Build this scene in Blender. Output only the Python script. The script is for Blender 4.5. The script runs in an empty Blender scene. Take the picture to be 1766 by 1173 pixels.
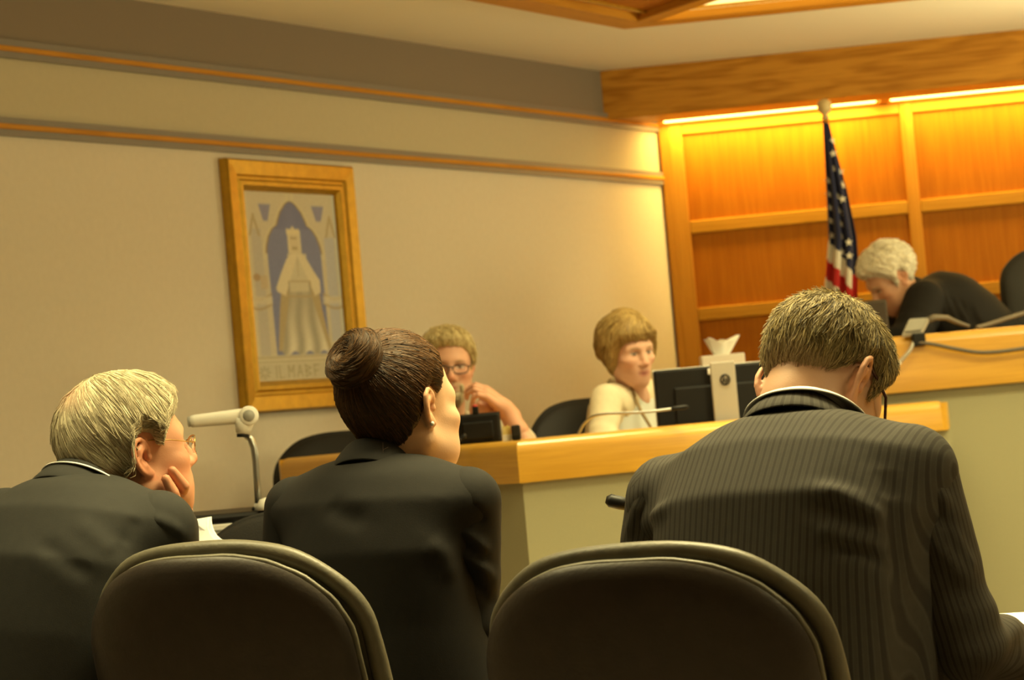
import bpy, math, random
import numpy as np
from mathutils import Vector, Matrix
random.seed(7); RNG = np.random.default_rng(7)
SC = bpy.context.scene; COL = SC.collection
R_ = math.radians
# ------------------------------------------------------------------ camera, world, lights, exposure
F_PX = 4500.0; CX, CY = 883.0, 586.5; ROLL = R_(5.0); PITCH = math.atan(127.5 / F_PX); CAM = Vector((0, 0, 1.2))
_f = Vector((0, math.cos(PITCH), math.sin(PITCH))); _r0 = Vector((1, 0, 0)); _u0 = Vector((0, -math.sin(PITCH), math.cos(PITCH)))
_R = _r0 * math.cos(ROLL) - _u0 * math.sin(ROLL); _U = _r0 * math.sin(ROLL) + _u0 * math.cos(ROLL)
cd = bpy.data.cameras.new('camera'); cam = bpy.data.objects.new('camera', cd); COL.objects.link(cam)
cam.matrix_world = Matrix(((_R.x, _U.x, -_f.x, CAM.x), (_R.y, _U.y, -_f.y, CAM.y), (_R.z, _U.z, -_f.z, CAM.z), (0, 0, 0, 1)))
cd.sensor_width = 36.0; cd.lens = F_PX / 1766.0 * 36.0; cd.clip_start = 0.05; cd.clip_end = 60
cd.dof.use_dof = True; cd.dof.focus_distance = 4.45; cd.dof.aperture_fstop = 9.0
SC.camera = cam
vs = SC.view_settings; vs.view_transform = 'Standard'; vs.look = 'None'; vs.gamma = 1.0; vs.exposure = 0.15; vs.use_curve_mapping = False
SC.cycles.use_denoising = True
SC.cycles.max_bounces = 6
W = bpy.data.worlds.new('world'); SC.world = W; W.use_nodes = True
W.node_tree.nodes['Background'].inputs[0].default_value = (1, .8, .4, 1); W.node_tree.nodes['Background'].inputs[1].default_value = 0.05
WARM = (1.0, .85, .40)
def area(name, loc, sx, sy, power, rot=(0, 0, 0), col=WARM):
    l = bpy.data.lights.new(name, 'AREA'); l.shape = 'RECTANGLE'; l.size = sx; l.size_y = sy; l.energy = power; l.color = col
    if name == 'ceiling_lamp': l.spread = R_(125)          # spread narrowed to keep the upper walls darker
    o = bpy.data.objects.new(name, l); o.location = loc; o.rotation_euler = rot; COL.objects.link(o); return o
def ray(px, py):
    return (_R * ((px - CX) / F_PX) + _U * ((CY - py) / F_PX) + _f)
def P(px, py, Y):                       # the world point seen at a pixel at distance Y ahead
    d = ray(px, py); return CAM + d * (Y / d.y)
def Pz(px, py, z):
    d = ray(px, py); return CAM + d * ((z - CAM.z) / d.z)
def Pp(px, py, o, n):                   # pixel ray meets a plane
    d = ray(px, py); return CAM + d * ((o - CAM).dot(n) / d.dot(n))
def proj(v):                            # (N,3) -> pixels, depth
    q = v - np.array(CAM); x = q @ np.array(_R); y = q @ np.array(_U); z = q @ np.array(_f)
    return CX + F_PX * x / z, CY - F_PX * y / z, z
CEIL = 1.2 + 1.42 * 12.3 / 11.5
for i, (lx, ly, pw) in enumerate([(0.6, 8.3, 40), (2.6, 8.2, 44), (1.2, 6.2, 46), (-1.2, 6.4, 4), (3.2, 5.6, 40), (0.5, 4.5, 50), (-1.0, 4.3, 20), (2.4, 3.2, 28), (-1, .5, 14)]):
    area('ceiling_lamp', (lx, ly, CEIL - .03), 1.2, .6, pw)
for (lx, ly, lz, pw) in ((1.6, 4.2, 1.95, 26), (3.2, 10.0, 1.75, 34), (3.4, 7.4, 1.8, 26)):            # added unseen fill lamps without fittings, aimed to brighten the ceiling
    d_ = Vector((.9 - lx, 10.0 - ly, 4.6 - lz)); area('ceiling_fill', (lx, ly, lz), .9, .5, pw, d_.to_track_quat('-Z', 'Y').to_euler())
# ------------------------------------------------------------------ materials
def mat(name, col, rough=.6, spec=.4, metal=0, bump=0, bscale=60, var=0, vscale=8, emit=None, estr=0, stretch=(1, 1, 1), attr=False, sheen=0, coat=0, alpha=None, trans=0):
    m = bpy.data.materials.new(name); m.use_nodes = True; nt = m.node_tree; b = nt.nodes['Principled BSDF']
    b.inputs['Roughness'].default_value = rough; b.inputs['Specular IOR Level'].default_value = spec; b.inputs['Metallic'].default_value = metal
    b.inputs['Base Color'].default_value = (*col, 1)
    if coat: b.inputs['Coat Weight'].default_value = coat; b.inputs['Coat Roughness'].default_value = .2
    if sheen: b.inputs['Sheen Weight'].default_value = sheen
    if trans: b.inputs['Transmission Weight'].default_value = trans
    if emit: b.inputs['Emission Color'].default_value = (*emit, 1); b.inputs['Emission Strength'].default_value = estr
    tc = nt.nodes.new('ShaderNodeTexCoord'); mp = nt.nodes.new('ShaderNodeMapping'); mp.inputs['Scale'].default_value = stretch
    nt.links.new(tc.outputs['Object'], mp.inputs['Vector'])
    src = None
    if attr:
        a = nt.nodes.new('ShaderNodeAttribute'); a.attribute_name = 'Col'; src = a.outputs['Color']
    if var:
        n = nt.nodes.new('ShaderNodeTexNoise'); n.inputs['Scale'].default_value = vscale; n.inputs['Detail'].default_value = 5
        nt.links.new(mp.outputs[0], n.inputs['Vector'])
        mr = nt.nodes.new('ShaderNodeMapRange'); mr.inputs[1].default_value = .3; mr.inputs[2].default_value = .7; mr.inputs[3].default_value = 1 - var; mr.inputs[4].default_value = 1 + var
        nt.links.new(n.outputs[0], mr.inputs[0])
        mx = nt.nodes.new('ShaderNodeMix'); mx.data_type = 'RGBA'; mx.blend_type = 'MULTIPLY'; mx.inputs[0].default_value = 1
        if src: nt.links.new(src, mx.inputs[6])
        else: mx.inputs[6].default_value = (*col, 1)
        nt.links.new(mr.outputs[0], mx.inputs[7]); src = mx.outputs[2]
    if src: nt.links.new(src, b.inputs['Base Color'])
    if bump:
        n2 = nt.nodes.new('ShaderNodeTexNoise'); n2.inputs['Scale'].default_value = bscale; n2.inputs['Detail'].default_value = 4
        nt.links.new(mp.outputs[0], n2.inputs['Vector'])
        bp = nt.nodes.new('ShaderNodeBump'); bp.inputs['Strength'].default_value = bump; bp.inputs['Distance'].default_value = .01
        nt.links.new(n2.outputs[0], bp.inputs['Height']); nt.links.new(bp.outputs[0], b.inputs['Normal'])
    return m
def wood(name, c1, c2, axis=0, rough=.38, fine=1.0, coat=.25, cath=.5):
    m = bpy.data.materials.new(name); m.use_nodes = True; nt = m.node_tree; b = nt.nodes['Principled BSDF']; L = nt.links.new
    b.inputs['Roughness'].default_value = rough; b.inputs['Specular IOR Level'].default_value = .5 if coat else .15; b.inputs['Coat Weight'].default_value = coat; b.inputs['Coat Roughness'].default_value = .25
    tc = nt.nodes.new('ShaderNodeTexCoord')
    def noise(along, across, det, dist=0):
        mp = nt.nodes.new('ShaderNodeMapping'); s = [across] * 3; s[axis] = along; mp.inputs['Scale'].default_value = s
        L(tc.outputs['Object'], mp.inputs['Vector'])
        n = nt.nodes.new('ShaderNodeTexNoise'); n.inputs['Scale'].default_value = 1; n.inputs['Detail'].default_value = det; n.inputs['Distortion'].default_value = dist
        L(mp.outputs[0], n.inputs['Vector']); return n
    n1 = noise(1.0, 9 * fine, 3, .6)
    mt = nt.nodes.new('ShaderNodeMath'); mt.operation = 'MULTIPLY'; mt.inputs[1].default_value = 30 * cath; L(n1.outputs[0], mt.inputs[0])
    sn = nt.nodes.new('ShaderNodeMath'); sn.operation = 'SINE'; L(mt.outputs[0], sn.inputs[0])
    n2 = noise(4, 130 * fine, 3)
    a = nt.nodes.new('ShaderNodeMath'); a.operation = 'MULTIPLY_ADD'; a.inputs[1].default_value = .16; L(sn.outputs[0], a.inputs[0]); L(n2.outputs[0], a.inputs[2])
    rp = nt.nodes.new('ShaderNodeValToRGB'); rp.color_ramp.elements[0].position = .25; rp.color_ramp.elements[0].color = (*c1, 1)
    rp.color_ramp.elements[1].position = .68; rp.color_ramp.elements[1].color = (*c2, 1); L(a.outputs[0], rp.inputs[0]); L(rp.outputs[0], b.inputs['Base Color'])
    bp = nt.nodes.new('ShaderNodeBump'); bp.inputs['Strength'].default_value = .06; bp.inputs['Distance'].default_value = .004; L(n2.outputs[0], bp.inputs['Height']); L(bp.outputs[0], b.inputs['Normal'])
    return m
M = {}
OAK1, OAK2 = (.42, .18, .016), (.54, .25, .028)
M['oak_x'] = wood('oak_horizontal', OAK1, OAK2, 0, coat=0, rough=.5); M['oak_z'] = wood('oak_vertical', OAK1, OAK2, 2, coat=0, rough=.5)
M['oak_panel'] = wood('oak_panel_veneer', (.37, .120, .004), (.46, .165, .007), 2, cath=.3, fine=.8, coat=0, rough=.6)
M['oak_fascia'] = wood('oak_fascia', (.36, .145, .012), (.54, .25, .03), 0, cath=1.3, fine=.7, coat=0, rough=.5)
M['oak_light'] = wood('oak_counter', (.55, .285, .022), (.66, .36, .035), 0, coat=.5, rough=.3, cath=.4)
M['oak_rail'] = wood('oak_rail', (.46, .22, .02), (.58, .30, .035), 0, cath=.3, coat=0, rough=.5)
M['wall'] = mat('cream_wallpaper', (.66, .61, .53), .8, .2, bump=.12, bscale=220, var=.02, vscale=40)
M['wall_mid'] = mat('tan_wallpaper_dimmed', (.50, .455, .34), .8, .2, bump=.1, bscale=220, var=.02, vscale=40)  # tan of a differing paper, with the wall's light falloff put into it
M['wall_grey'] = mat('grey_brown_paint', (.225, .185, .15), .8, .2, bump=.1, bscale=200)
M['ceil'] = mat('ceiling_paint', (.86, .83, .74), .9, .1, bump=.05, bscale=150)
M['carpet'] = mat('brown_carpet', (.30, .24, .18), .95, .1, bump=.5, bscale=300, var=.2, vscale=90)
M['trimgrey'] = mat('grey_trim_paint', (.21, .19, .175), .5, .4)
M['olive'] = mat('olive_laminate', (.36, .345, .215), .65, .3, bump=.05, bscale=300, var=.03, vscale=200)
M['gold'] = mat('gilt_frame', (.50, .29, .025), .38, .5, metal=.55, bump=.1, bscale=90, var=.12, vscale=25)
M['black'] = mat('black_plastic', (.007, .007, .007), .45, .25)
M['black_soft'] = mat('black_upholstery', (.011, .0105, .010), .6, .3, bump=.15, bscale=250)
M['leather'] = mat('dark_brown_leather', (.044, .035, .030), .40, .5, bump=.06, bscale=160, var=.12, vscale=30)
M['leather2'] = mat('rim_lit_leather', (.15, .138, .10), .42, .5, bump=.08, bscale=160, var=.12, vscale=30)  # lighter than the shell: overhead light on the rims put into the colour
M['white_plastic'] = mat('white_plastic', (.78, .77, .72), .4, .4)
M['paper'] = mat('white_paper', (.85, .84, .80), .8, .2)
M['yellow_paper'] = mat('yellow_paper', (.80, .68, .25), .8, .2)
M['grey_plastic'] = mat('grey_plastic', (.30, .30, .28), .45, .4)
M['silver'] = mat('silver_plastic', (.42, .40, .36), .4, .5, metal=.2)
M['chrome'] = mat('grey_metal', (.4, .4, .38), .3, .5, metal=.9)
M['brass'] = mat('brass', (.6, .42, .14), .3, .5, metal=.9)
M['red'] = mat('red_plastic', (.5, .03, .02), .4, .4)
M['cable'] = mat('grey_brown_cable', (.12, .10, .075), .5, .4)
M['glass'] = mat('clear_glass', (1, 1, 1), .02, .5, trans=1.0)
M['tube'] = mat('lit_fluorescent_diffuser', (.9, .9, .8), .5, .2, emit=(1, .60, .13), estr=10.0)
M['lens'] = mat('lit_ceiling_lens', (.9, .9, .8), .5, .2, emit=(1, .75, .25), estr=1.6)
M['mfg'] = mat('dark_metal', (.03, .03, .03), .35, .5, metal=.5)
M['skin'] = mat('skin', (.6, .35, .22), .5, .35, attr=True, bump=.05, bscale=350)
M['hair'] = mat('hair_strands', (.1, .05, .03), .5, .3, attr=True)
M['cloth'] = mat('print_colours', (.5, .5, .5), .6, .2, attr=True)
# ------------------------------------------------------------------ mesh helpers
def setp(o, label=None, cat=None, group=None, kind=None):
    if label: o['label'] = label
    if cat: o['category'] = cat
    if group: o['group'] = group
    if kind: o['kind'] = kind
    return o
def empty(name, loc, rz=0, label=None, cat=None, group=None, parent=None):
    o = bpy.data.objects.new(name, None); COL.objects.link(o); o.location = loc; o.rotation_euler = (0, 0, rz); o.empty_display_size = .1
    bpy.context.view_layer.update()
    return setp(o, label, cat, group)
def mesh_obj(name, verts, faces, m, parent=None, smooth=True, col=None, attrs=None, mats=None, fmat=None, mw=None):
    me = bpy.data.meshes.new(name); 
    v = np.asarray(verts, dtype=np.float32).reshape(-1, 3)
    if isinstance(faces, np.ndarray):
        n, k = faces.shape
        me.vertices.add(len(v)); me.vertices.foreach_set('co', v.ravel())
        me.loops.add(n * k); me.loops.foreach_set('vertex_index', faces.astype(np.int32).ravel())
        me.polygons.add(n); me.polygons.foreach_set('loop_start', np.arange(0, n * k, k, dtype=np.int32))
        me.update(calc_edges=True); me.validate()
    else:
        me.from_pydata(v.tolist(), [], faces); me.update()
    for x in ([m] if mats is None else mats): me.materials.append(x)
    if fmat is not None: me.polygons.foreach_set('material_index', np.asarray(fmat, dtype=np.int32))
    me.polygons.foreach_set('use_smooth', np.full(len(me.polygons), bool(smooth)))
    if col is not None:
        a = me.color_attributes.new('Col', 'FLOAT_COLOR', 'POINT'); c = np.ones((len(v), 4), np.float32); c[:, :3] = col; a.data.foreach_set('color', c.ravel())
    for k_, d_ in (attrs or {}).items():
        a = me.attributes.new(k_, 'FLOAT', 'POINT'); a.data.foreach_set('value', np.asarray(d_, np.float32))
    o = bpy.data.objects.new(name, me); COL.objects.link(o)
    if mw is not None: o.matrix_world = mw
    if parent is not None: adopt(o, parent)
    return o
def world_of(p):
    bpy.context.view_layer.update(); return p.matrix_world.copy()
def adopt(o, parent):                    # parent, keeping the place in the world
    o.parent = parent; o.matrix_parent_inverse = world_of(parent).inverted()
    return o
class MB:                                # collects shapes for one mesh
    def __init__(s): s.v = []; s.f = []
    def add(s, v, f):
        n = len(s.v); s.v += [tuple(x) for x in v]; s.f += [tuple(i + n for i in q) for q in f]; return s
    def box(s, c, size, rz=0, bev=.0, mx=None):
        import bmesh
        bm = bmesh.new(); bmesh.ops.create_cube(bm, size=1)
        for v in bm.verts: v.co = Vector((v.co.x * size[0], v.co.y * size[1], v.co.z * size[2]))
        if bev: bmesh.ops.bevel(bm, geom=bm.edges[:], offset=bev, segments=2, affect='EDGES', profile=.5)
        mtx = Matrix.Translation(Vector(c)) @ (Matrix.Rotation(rz, 4, 'Z') if mx is None else mx)
        bm.verts.index_update(); s.add([mtx @ v.co for v in bm.verts], [[v.index for v in f.verts] for f in bm.faces]); bm.free(); return s
    def tube(s, pts, r, n=8, closed=False, cap=True):
        pts = [Vector(p) for p in pts]; m_ = len(pts); rr = r if hasattr(r, '__len__') else [r] * m_
        base = len(s.v); prev = None
        for i, p in enumerate(pts):
            a = pts[(i - 1) % m_] if (closed or i) else p; b = pts[(i + 1) % m_] if (closed or i < m_ - 1) else p
            t = (b - a).normalized()
            if prev is None: u = t.orthogonal().normalized()
            else: u = (prev - t * prev.dot(t)); u = u.normalized() if u.length > 1e-6 else t.orthogonal().normalized()
            prev = u; w = t.cross(u)
            for k in range(n):
                an = 2 * math.pi * k / n; s.v.append(tuple(p + (u * math.cos(an) + w * math.sin(an)) * rr[i]))
        for i in range(m_ if closed else m_ - 1):
            j = (i + 1) % m_
            for k in range(n): s.f.append((base + i * n + k, base + i * n + (k + 1) % n, base + j * n + (k + 1) % n, base + j * n + k))
        if cap and not closed:
            s.f.append(tuple(base + k for k in range(n - 1, -1, -1))); s.f.append(tuple(base + (m_ - 1) * n + k for k in range(n)))
        return s
    def lathe(s, prof, c=(0, 0, 0), n=24, mx=None):
        base = len(s.v); mx = mx or Matrix()
        for (r, z) in prof:
            for k in range(n):
                an = 2 * math.pi * k / n; s.v.append(tuple(mx @ Vector((r * math.cos(an), r * math.sin(an), z)) + Vector(c)))
        for i in range(len(prof) - 1):
            for k in range(n): s.f.append((base + i * n + k, base + i * n + (k + 1) % n, base + (i + 1) * n + (k + 1) % n, base + (i + 1) * n + k))
        s.f.append(tuple(base + k for k in range(n - 1, -1, -1))); s.f.append(tuple(base + (len(prof) - 1) * n + k for k in range(n)))
        return s
    def prism(s, poly, lo, hi, mx=None):       # polygon in xy, extruded z lo..hi
        mx = mx or Matrix(); n = len(poly); b = len(s.v)
        s.v += [tuple(mx @ Vector((x, y, lo))) for x, y in poly] + [tuple(mx @ Vector((x, y, hi))) for x, y in poly]
        s.f += [tuple(b + i for i in range(n - 1, -1, -1)), tuple(b + n + i for i in range(n))] + [(b + i, b + (i + 1) % n, b + n + (i + 1) % n, b + n + i) for i in range(n)]
        return s
    def build(s, name, m, parent=None, smooth=False, mw=None):
        o = mesh_obj(name, s.v, s.f, m, None, smooth)
        if smooth == 'auto': autosmooth(o)
        if mw is not None: o.matrix_world = mw
        if parent is not None: adopt(o, parent)
        return o
def autosmooth(o, deg=40):
    me = o.data; me.polygons.foreach_set('use_smooth', np.ones(len(me.polygons), bool))
    me.set_sharp_from_angle(angle=R_(deg)); return o
def dup(src):
    r = src.copy(); COL.objects.link(r)
    for ch in list(src.children):
        c = ch.copy(); COL.objects.link(c); c.parent = r; c.matrix_parent_inverse = ch.matrix_parent_inverse.copy()
        for g in ch.children:
            d = g.copy(); COL.objects.link(d); d.parent = c; d.matrix_parent_inverse = g.matrix_parent_inverse.copy()
    return r
# ------------------------------------------------------------------ the room
KS = 12.3 / 11.5
def zk(z): return 1.2 + (z - 1.2) * KS            # heights on the far walls
Cn = P(1154, 430, 11.5 * KS); Cn.z = 0
_d = ray(3440, 490); DL = Vector((_d.x, _d.y, 0)).normalized()          # along the left wall, away from the viewer
DB = Vector((math.cos(R_(5)), -math.sin(R_(5)), 0))                     # along the panelled wall, to the right
NL = Vector((DL.y, -DL.x, 0)); NB = Vector((DB.y, -DB.x, 0))            # into the room
AL = math.atan2(DL.y, DL.x); AB = math.atan2(DB.y, DB.x)
S_L = (Cn.y + 3.2) / DL.y; pL = Cn - DL * S_L; pR = Cn + DB * 6.0
room = [pL, Cn, pR, Vector((pR.x, -3.2, 0))]
def struct(o): o['kind'] = 'structure'; return o
def wallbox(name, a, b, z0, z1, m, inward, th=.12, smooth=False):
    """slab between two floor points, its face on the line, its thickness outside the room; local x runs along it"""
    L = (b - a).length; ang = math.atan2((b - a).y, (b - a).x); mb = MB()
    n = Vector((-(b - a).y, (b - a).x, 0)).normalized(); s = -1 if inward.dot(n) > 0 else 1
    mb.box((0, s * th / 2, 0), (L, th, z1 - z0)); c = (a + b) / 2
    return struct(mb.build(name, m, mw=Matrix.Translation((c.x, c.y, (z0 + z1) / 2)) @ Matrix.Rotation(ang, 4, 'Z')))
def poly_slab(name, pts, z0, z1, m):
    return struct(MB().prism([(p.x, p.y) for p in pts], z0, z1).build(name, m))
poly_slab('floor', room, -.12, 0, M['carpet'])
# ceiling with the recess left for the coffer is one slab; the coffer hangs on it
poly_slab('ceiling', room, CEIL, CEIL + .12, M['ceil'])
Z_UP = zk(2.41); Z_LO = zk(2.176)
wl = wallbox('wall_left', pL, Cn, 0, Z_LO, M['wall'], NL)
o = wallbox('wall_band', pL, Cn, Z_LO, Z_UP, M['wall_mid'], NL); adopt(o, wl)
o = wallbox('wall_soffit', pL, Cn, Z_UP, CEIL, M['wall_grey'], NL); adopt(o, wl)
for k, (z, nm) in enumerate([(Z_UP, 'trim_1'), (Z_LO, 'trim_2')]):
    Lw = S_L; ctr = (pL + Cn) / 2
    mw = Matrix.Translation((ctr.x, ctr.y, z)) @ Matrix.Rotation(AL, 4, 'Z')
    t = struct(MB().box((0, -.006, -.019), (Lw, .02, .021)).box((0, -.006, .019), (Lw, .02, .021)).build(nm, M['trimgrey'], mw=mw))
    w = MB().box((0, -.008, 0), (Lw, .03, .018), bev=.005).build('wood_strip', M['oak_x'], mw=mw); adopt(w, t)
wallbox('wall_right', pR, Vector((pR.x, -3.2, 0)), 0, CEIL, M['wall'], Vector((-1, 0, 0)))
wallbox('wall_rear', Vector((pR.x, -3.2, 0)), pL, 0, CEIL, M['wall'], Vector((0, 1, 0)))
# --- oak panelled wall behind the bench: panels, stiles and rails each their own piece
LB = 6.0
wb = wallbox('wall_back', Cn, pR, 0, CEIL, M['oak_panel'], NB, th=.1)
def onB(s, z, d=0.0): return Cn + DB * s + NB * d + Vector((0, 0, z))
def bpiece(name, s0, s1, z0, z1, d0, d1, m, bev=.004):
    c = onB((s0 + s1) / 2, (z0 + z1) / 2, (d0 + d1) / 2)
    o = MB().box((0, 0, 0), (s1 - s0, d1 - d0, z1 - z0), bev=bev).build(name, m, mw=Matrix.Translation(c) @ Matrix.Rotation(AB, 4, 'Z'))
    return adopt(o, wb)
st = [(0.0, .108)]; x = 1.055 * KS
while x < LB - .1: st.append((x, x + .058)); x += 1.055 * KS
st.append((LB - .06, LB))
rails = [2.365]
zr = zk(1.95)
while zr > .2: rails.append(zr); zr -= .385 * KS
for a, b in st: bpiece('stile', a, b, 0, Z_UP, .012, .034, M['oak_z'])
for i in range(len(st) - 1):
    s0, s1 = st[i][1], st[i + 1][0]
    bpiece('rail', s0, s1, zk(2.362), Z_UP, .012, .030, M['oak_x'])
    top = zk(2.362)
    for z in rails[1:]:
        bpiece('wall_panel', s0, s1, z + .031, top, .0, .014, M['oak_panel'], bev=.0)
        bpiece('rail', s0, s1, z - .031, z + .031, .012, .034, M['oak_rail'], bev=.006); top = z - .031
    bpiece('wall_panel', s0, s1, 0, top, 0, .014, M['oak_panel'], bev=0)
# --- soffit box over it, faced in oak, with the strip lights in its underside
DEP = .50
def fpiece(name, s0, s1, z0, z1, d0, d1, m, par=None, bev=.003):
    c = onB((s0 + s1) / 2, (z0 + z1) / 2, (d0 + d1) / 2)
    o = MB().box((0, 0, 0), (s1 - s0, d1 - d0, z1 - z0), bev=bev).build(name, m, mw=Matrix.Translation(c) @ Matrix.Rotation(AB, 4, 'Z'))
    if par: adopt(o, par)
    return o
k_ = DEP / NB.dot(-DL) if abs(NB.dot(-DL)) > 1e-6 else DEP
sL = -DL * k_; s_left = sL.dot(DB)                     # where its front meets the left wall
so = struct(fpiece('trim_3', s_left, LB, Z_UP, CEIL, DEP - .025, DEP, M['oak_fascia']))
ub = MB().prism([(s_left * .945, -DEP + .026), (LB, -DEP + .026), (LB, -.21), (s_left * .21 / DEP, -.21)], 0, .02)
ub = ub.build('soffit_board', M['oak_x'], mw=Matrix.Translation(onB(0, Z_UP, 0)) @ Matrix.Rotation(AB, 4, 'Z')); adopt(ub, so)
fpiece('back_board', s_left * .02, LB, Z_UP, Z_UP + .02, .0, .045, M['oak_x'], so)
def strip(s0, s1, label):
    e = empty('strip_light', onB((s0 + s1) / 2, Z_UP + .03, .12), 0, label, 'light', 'strip lights over the panelled wall')
    fpiece('diffuser', s0 + .01, s1 - .01, Z_UP + .008, Z_UP + .02, .05, .205, M['tube'], e)
    fpiece('housing', s0, s1, Z_UP + .022, Z_UP + .1, .047, .208, M['white_plastic'], e)
strip(.02, .965 * KS, 'long glowing strip light above the flag, in the wood soffit')
strip(1.01 * KS, 1.96 * KS, 'glowing strip light at the right edge, in the wood soffit above the judge')
strip(2.0 * KS, 2.95 * KS, 'third strip light in the wood soffit, beyond the right edge'); strip(3.0 * KS, 3.95 * KS, 'fourth strip light in the wood soffit, beyond the right edge')
for s in (.9875 * KS, 1.98 * KS): fpiece('divider', s - .02, s + .02, Z_UP, Z_UP + .03, .045, .21, M['oak_x'], so)
area('strip_glow_lamp', onB(.52, Z_UP - .005, .125), .98, .12, 10, (0, 0, AB), (1, .66, .14))
area('strip_glow_lamp', onB(1.58, Z_UP - .005, .125), .98, .12, 7, (0, 0, AB), (1, .66, .14))
area('strip_glow_lamp', onB(2.9, Z_UP - .005, .125), 1.8, .12, 12, (0, 0, AB), (1, .66, .14))
# --- oak coffer on the ceiling
cc = Pz(1075, 33, CEIL - .02); cf = empty('ceiling_coffer', cc, 0, 'oak framed coffer with a lit lens hanging on the ceiling', 'ceiling coffer')
def oct_bar(name, a, b, w, m, z0=CEIL - .06, z1=CEIL, off=0):
    d = (b - a).normalized(); n = Vector((d.y, -d.x, 0)); c = (a + b) / 2 + n * (w / 2 + off); 
    o = MB().box((0, 0, 0), ((b - a).length, w, z1 - z0), bev=.006).build(name, m, mw=Matrix.Translation((c.x, c.y, (z0 + z1) / 2)) @ Matrix.Rotation(math.atan2(d.y, d.x), 4, 'Z')); adopt(o, cf); return o
c0 = Vector((cc.x, cc.y, 0)); cA = c0 - DL * 2.4; cB = c0 + DB * 2.6
bis = (NL + NB).normalized(); FBW = .13; mi = c0 + bis * (FBW / bis.dot(NL))
for a_, b_, n_, m_ang in ((cA, c0, NL, AL), (c0, cB, NB, AB)):
    q4 = [a_, b_, mi if b_ is c0 else b_ + n_ * FBW, mi if a_ is c0 else a_ + n_ * FBW]; rm = Matrix.Rotation(-m_ang, 4, 'Z'); q4 = [rm @ p for p in q4]
    adopt(MB().prism([(p.x, p.y) for p in q4], CEIL - .06, CEIL - .001).build('frame_bar', M['oak_x'], None, mw=Matrix.Rotation(m_ang, 4, 'Z')), cf)
ci = c0 + bis * .16
oct_bar('cross_bar', c0 + bis * .15, c0 + bis * 1.6, .09, M['oak_x'], off=-.045)
def qplate(name, pts, z0, z1, m): adopt(MB().prism([(p.x, p.y) for p in pts], z0, z1).build(name, m), cf)
mid = c0 + bis * 1.55
qplate('coffer_panel', [c0 + bis * .1, mid, cA + NL * .6, cA + NL * .05], CEIL - .03, CEIL - .005, M['oak_panel'])
qplate('light_lens', [c0 + bis * .1, cB + NB * .05, cB + NB * .8, mid], CEIL - .03, CEIL - .005, M['lens'])
qplate('bead', [c0 + bis * .22 - DL * .03, c0 + bis * .2 - DL * .03, cA + NL * .17, cA + NL * .18], CEIL - .04, CEIL - .03, M['gold'])
qplate('bead', [c0 + bis * .26 + DB * .02, c0 + bis * .24 + DB * .02, cB + NB * .20, cB + NB * .21], CEIL - .04, CEIL - .03, M['oak_rail'])
# ------------------------------------------------------------------ clerk's counter, side counter, bench
def offset_path(pts, d):
    out = []
    for i, p in enumerate(pts):
        a = (pts[i] - pts[i - 1]).normalized() if i else (pts[1] - pts[0]).normalized()
        b = (pts[i + 1] - pts[i]).normalized() if i < len(pts) - 1 else a
        na = Vector((-a.y, a.x, 0)); nb = Vector((-b.y, b.x, 0)); n = (na + nb).normalized(); out.append(p + n * (d / max(.3, n.dot(na))))
    return out
def run_profile(name, pts, prof, m, parent, smooth='auto'):
    """sweep a closed (depth, z) profile along a floor path, one length per facet so the grain follows each"""
    for i in range(len(pts) - 1):
        mb = MB(); n = len(prof); d = (pts[i + 1] - pts[i]).normalized(); ang = math.atan2(d.y, d.x); c = (pts[i] + pts[i + 1]) / 2
        mw = Matrix.Translation(c) @ Matrix.Rotation(ang, 4, 'Z'); inv = mw.inverted(); vs_ = []
        for j in (i, i + 1):
            for (dd, z) in prof:
                q = offset_path(pts, dd)[j]; vs_.append(inv @ Vector((q.x, q.y, z)))
        f = [(k, (k + 1) % n, n + (k + 1) % n, n + k) for k in range(n)] + [tuple(range(n - 1, -1, -1)), tuple(range(n, 2 * n))]
        mb.add(vs_, f); mb.build(name, m, parent, smooth, mw=mw)
def ledge_prof(z1, h, dep):
    r = .035; p = [(0, z1 - h), (0, z1 - r)]
    for a in (30, 60, 90): p.append((r - r * math.cos(R_(a)), z1 - r + r * math.sin(R_(a))))
    return p + [(dep, z1), (dep, z1 - .04), (.06, z1 - .04), (.06, z1 - h)]
def ground(p): return Vector((p.x, p.y, 0))
ZC = 1.1185
cP = [ground(P(482, 797, 8.75)), ground(P(890, 760, 7.8)), ground(P(1400, 715, 8.35))]
ck = empty('clerk_counter', cP[1], 0, 'long clerk counter with thick oak ledge and grey olive front, behind the seated lawyers', 'counter')
run_profile('ledge', cP, ledge_prof(ZC, .126, .34), M['oak_light'], ck)
inn = offset_path(cP, .035)
run_profile('front_panel', inn, [(0, 0), (0, ZC - .12), (.04, ZC - .12), (.04, 0)], M['olive'], ck)
# rounded left end of the ledge
eA = cP[0]; dA = (cP[0] - cP[1]).normalized(); nA = Vector((dA.y, -dA.x, 0)); nA = -nA if nA.y < 0 else nA
mb = MB(); prof_n = 10; poly = []
for k in range(prof_n + 1):
    a = math.pi * k / prof_n; q = eA + nA * (.17 - .17 * math.cos(a)) + dA * (.05 * math.sin(a)); poly.append((q.x, q.y))
mb.prism(poly, ZC - .126, ZC - .004); mb.build('ledge_end', M['oak_light'], ck, 'auto')
work = offset_path(cP, .36)
run_profile('work_surface', cP, [(.3, .84), (.3, .88), (.95, .88), (.95, .84)], M['oak_x'], ck, False)
sP = [ground(P(1290, 730, 9.45)), ground(P(1622, 694, 9.45))]
sk = empty('side_counter', sP[1], 0, 'short oak topped counter with rounded end, in front of the judge bench at right', 'counter')
ZS = 1.112
run_profile('ledge', sP, ledge_prof(ZS, .106, .3), M['oak_light'], sk); 
mb = MB(); poly = []
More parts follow.
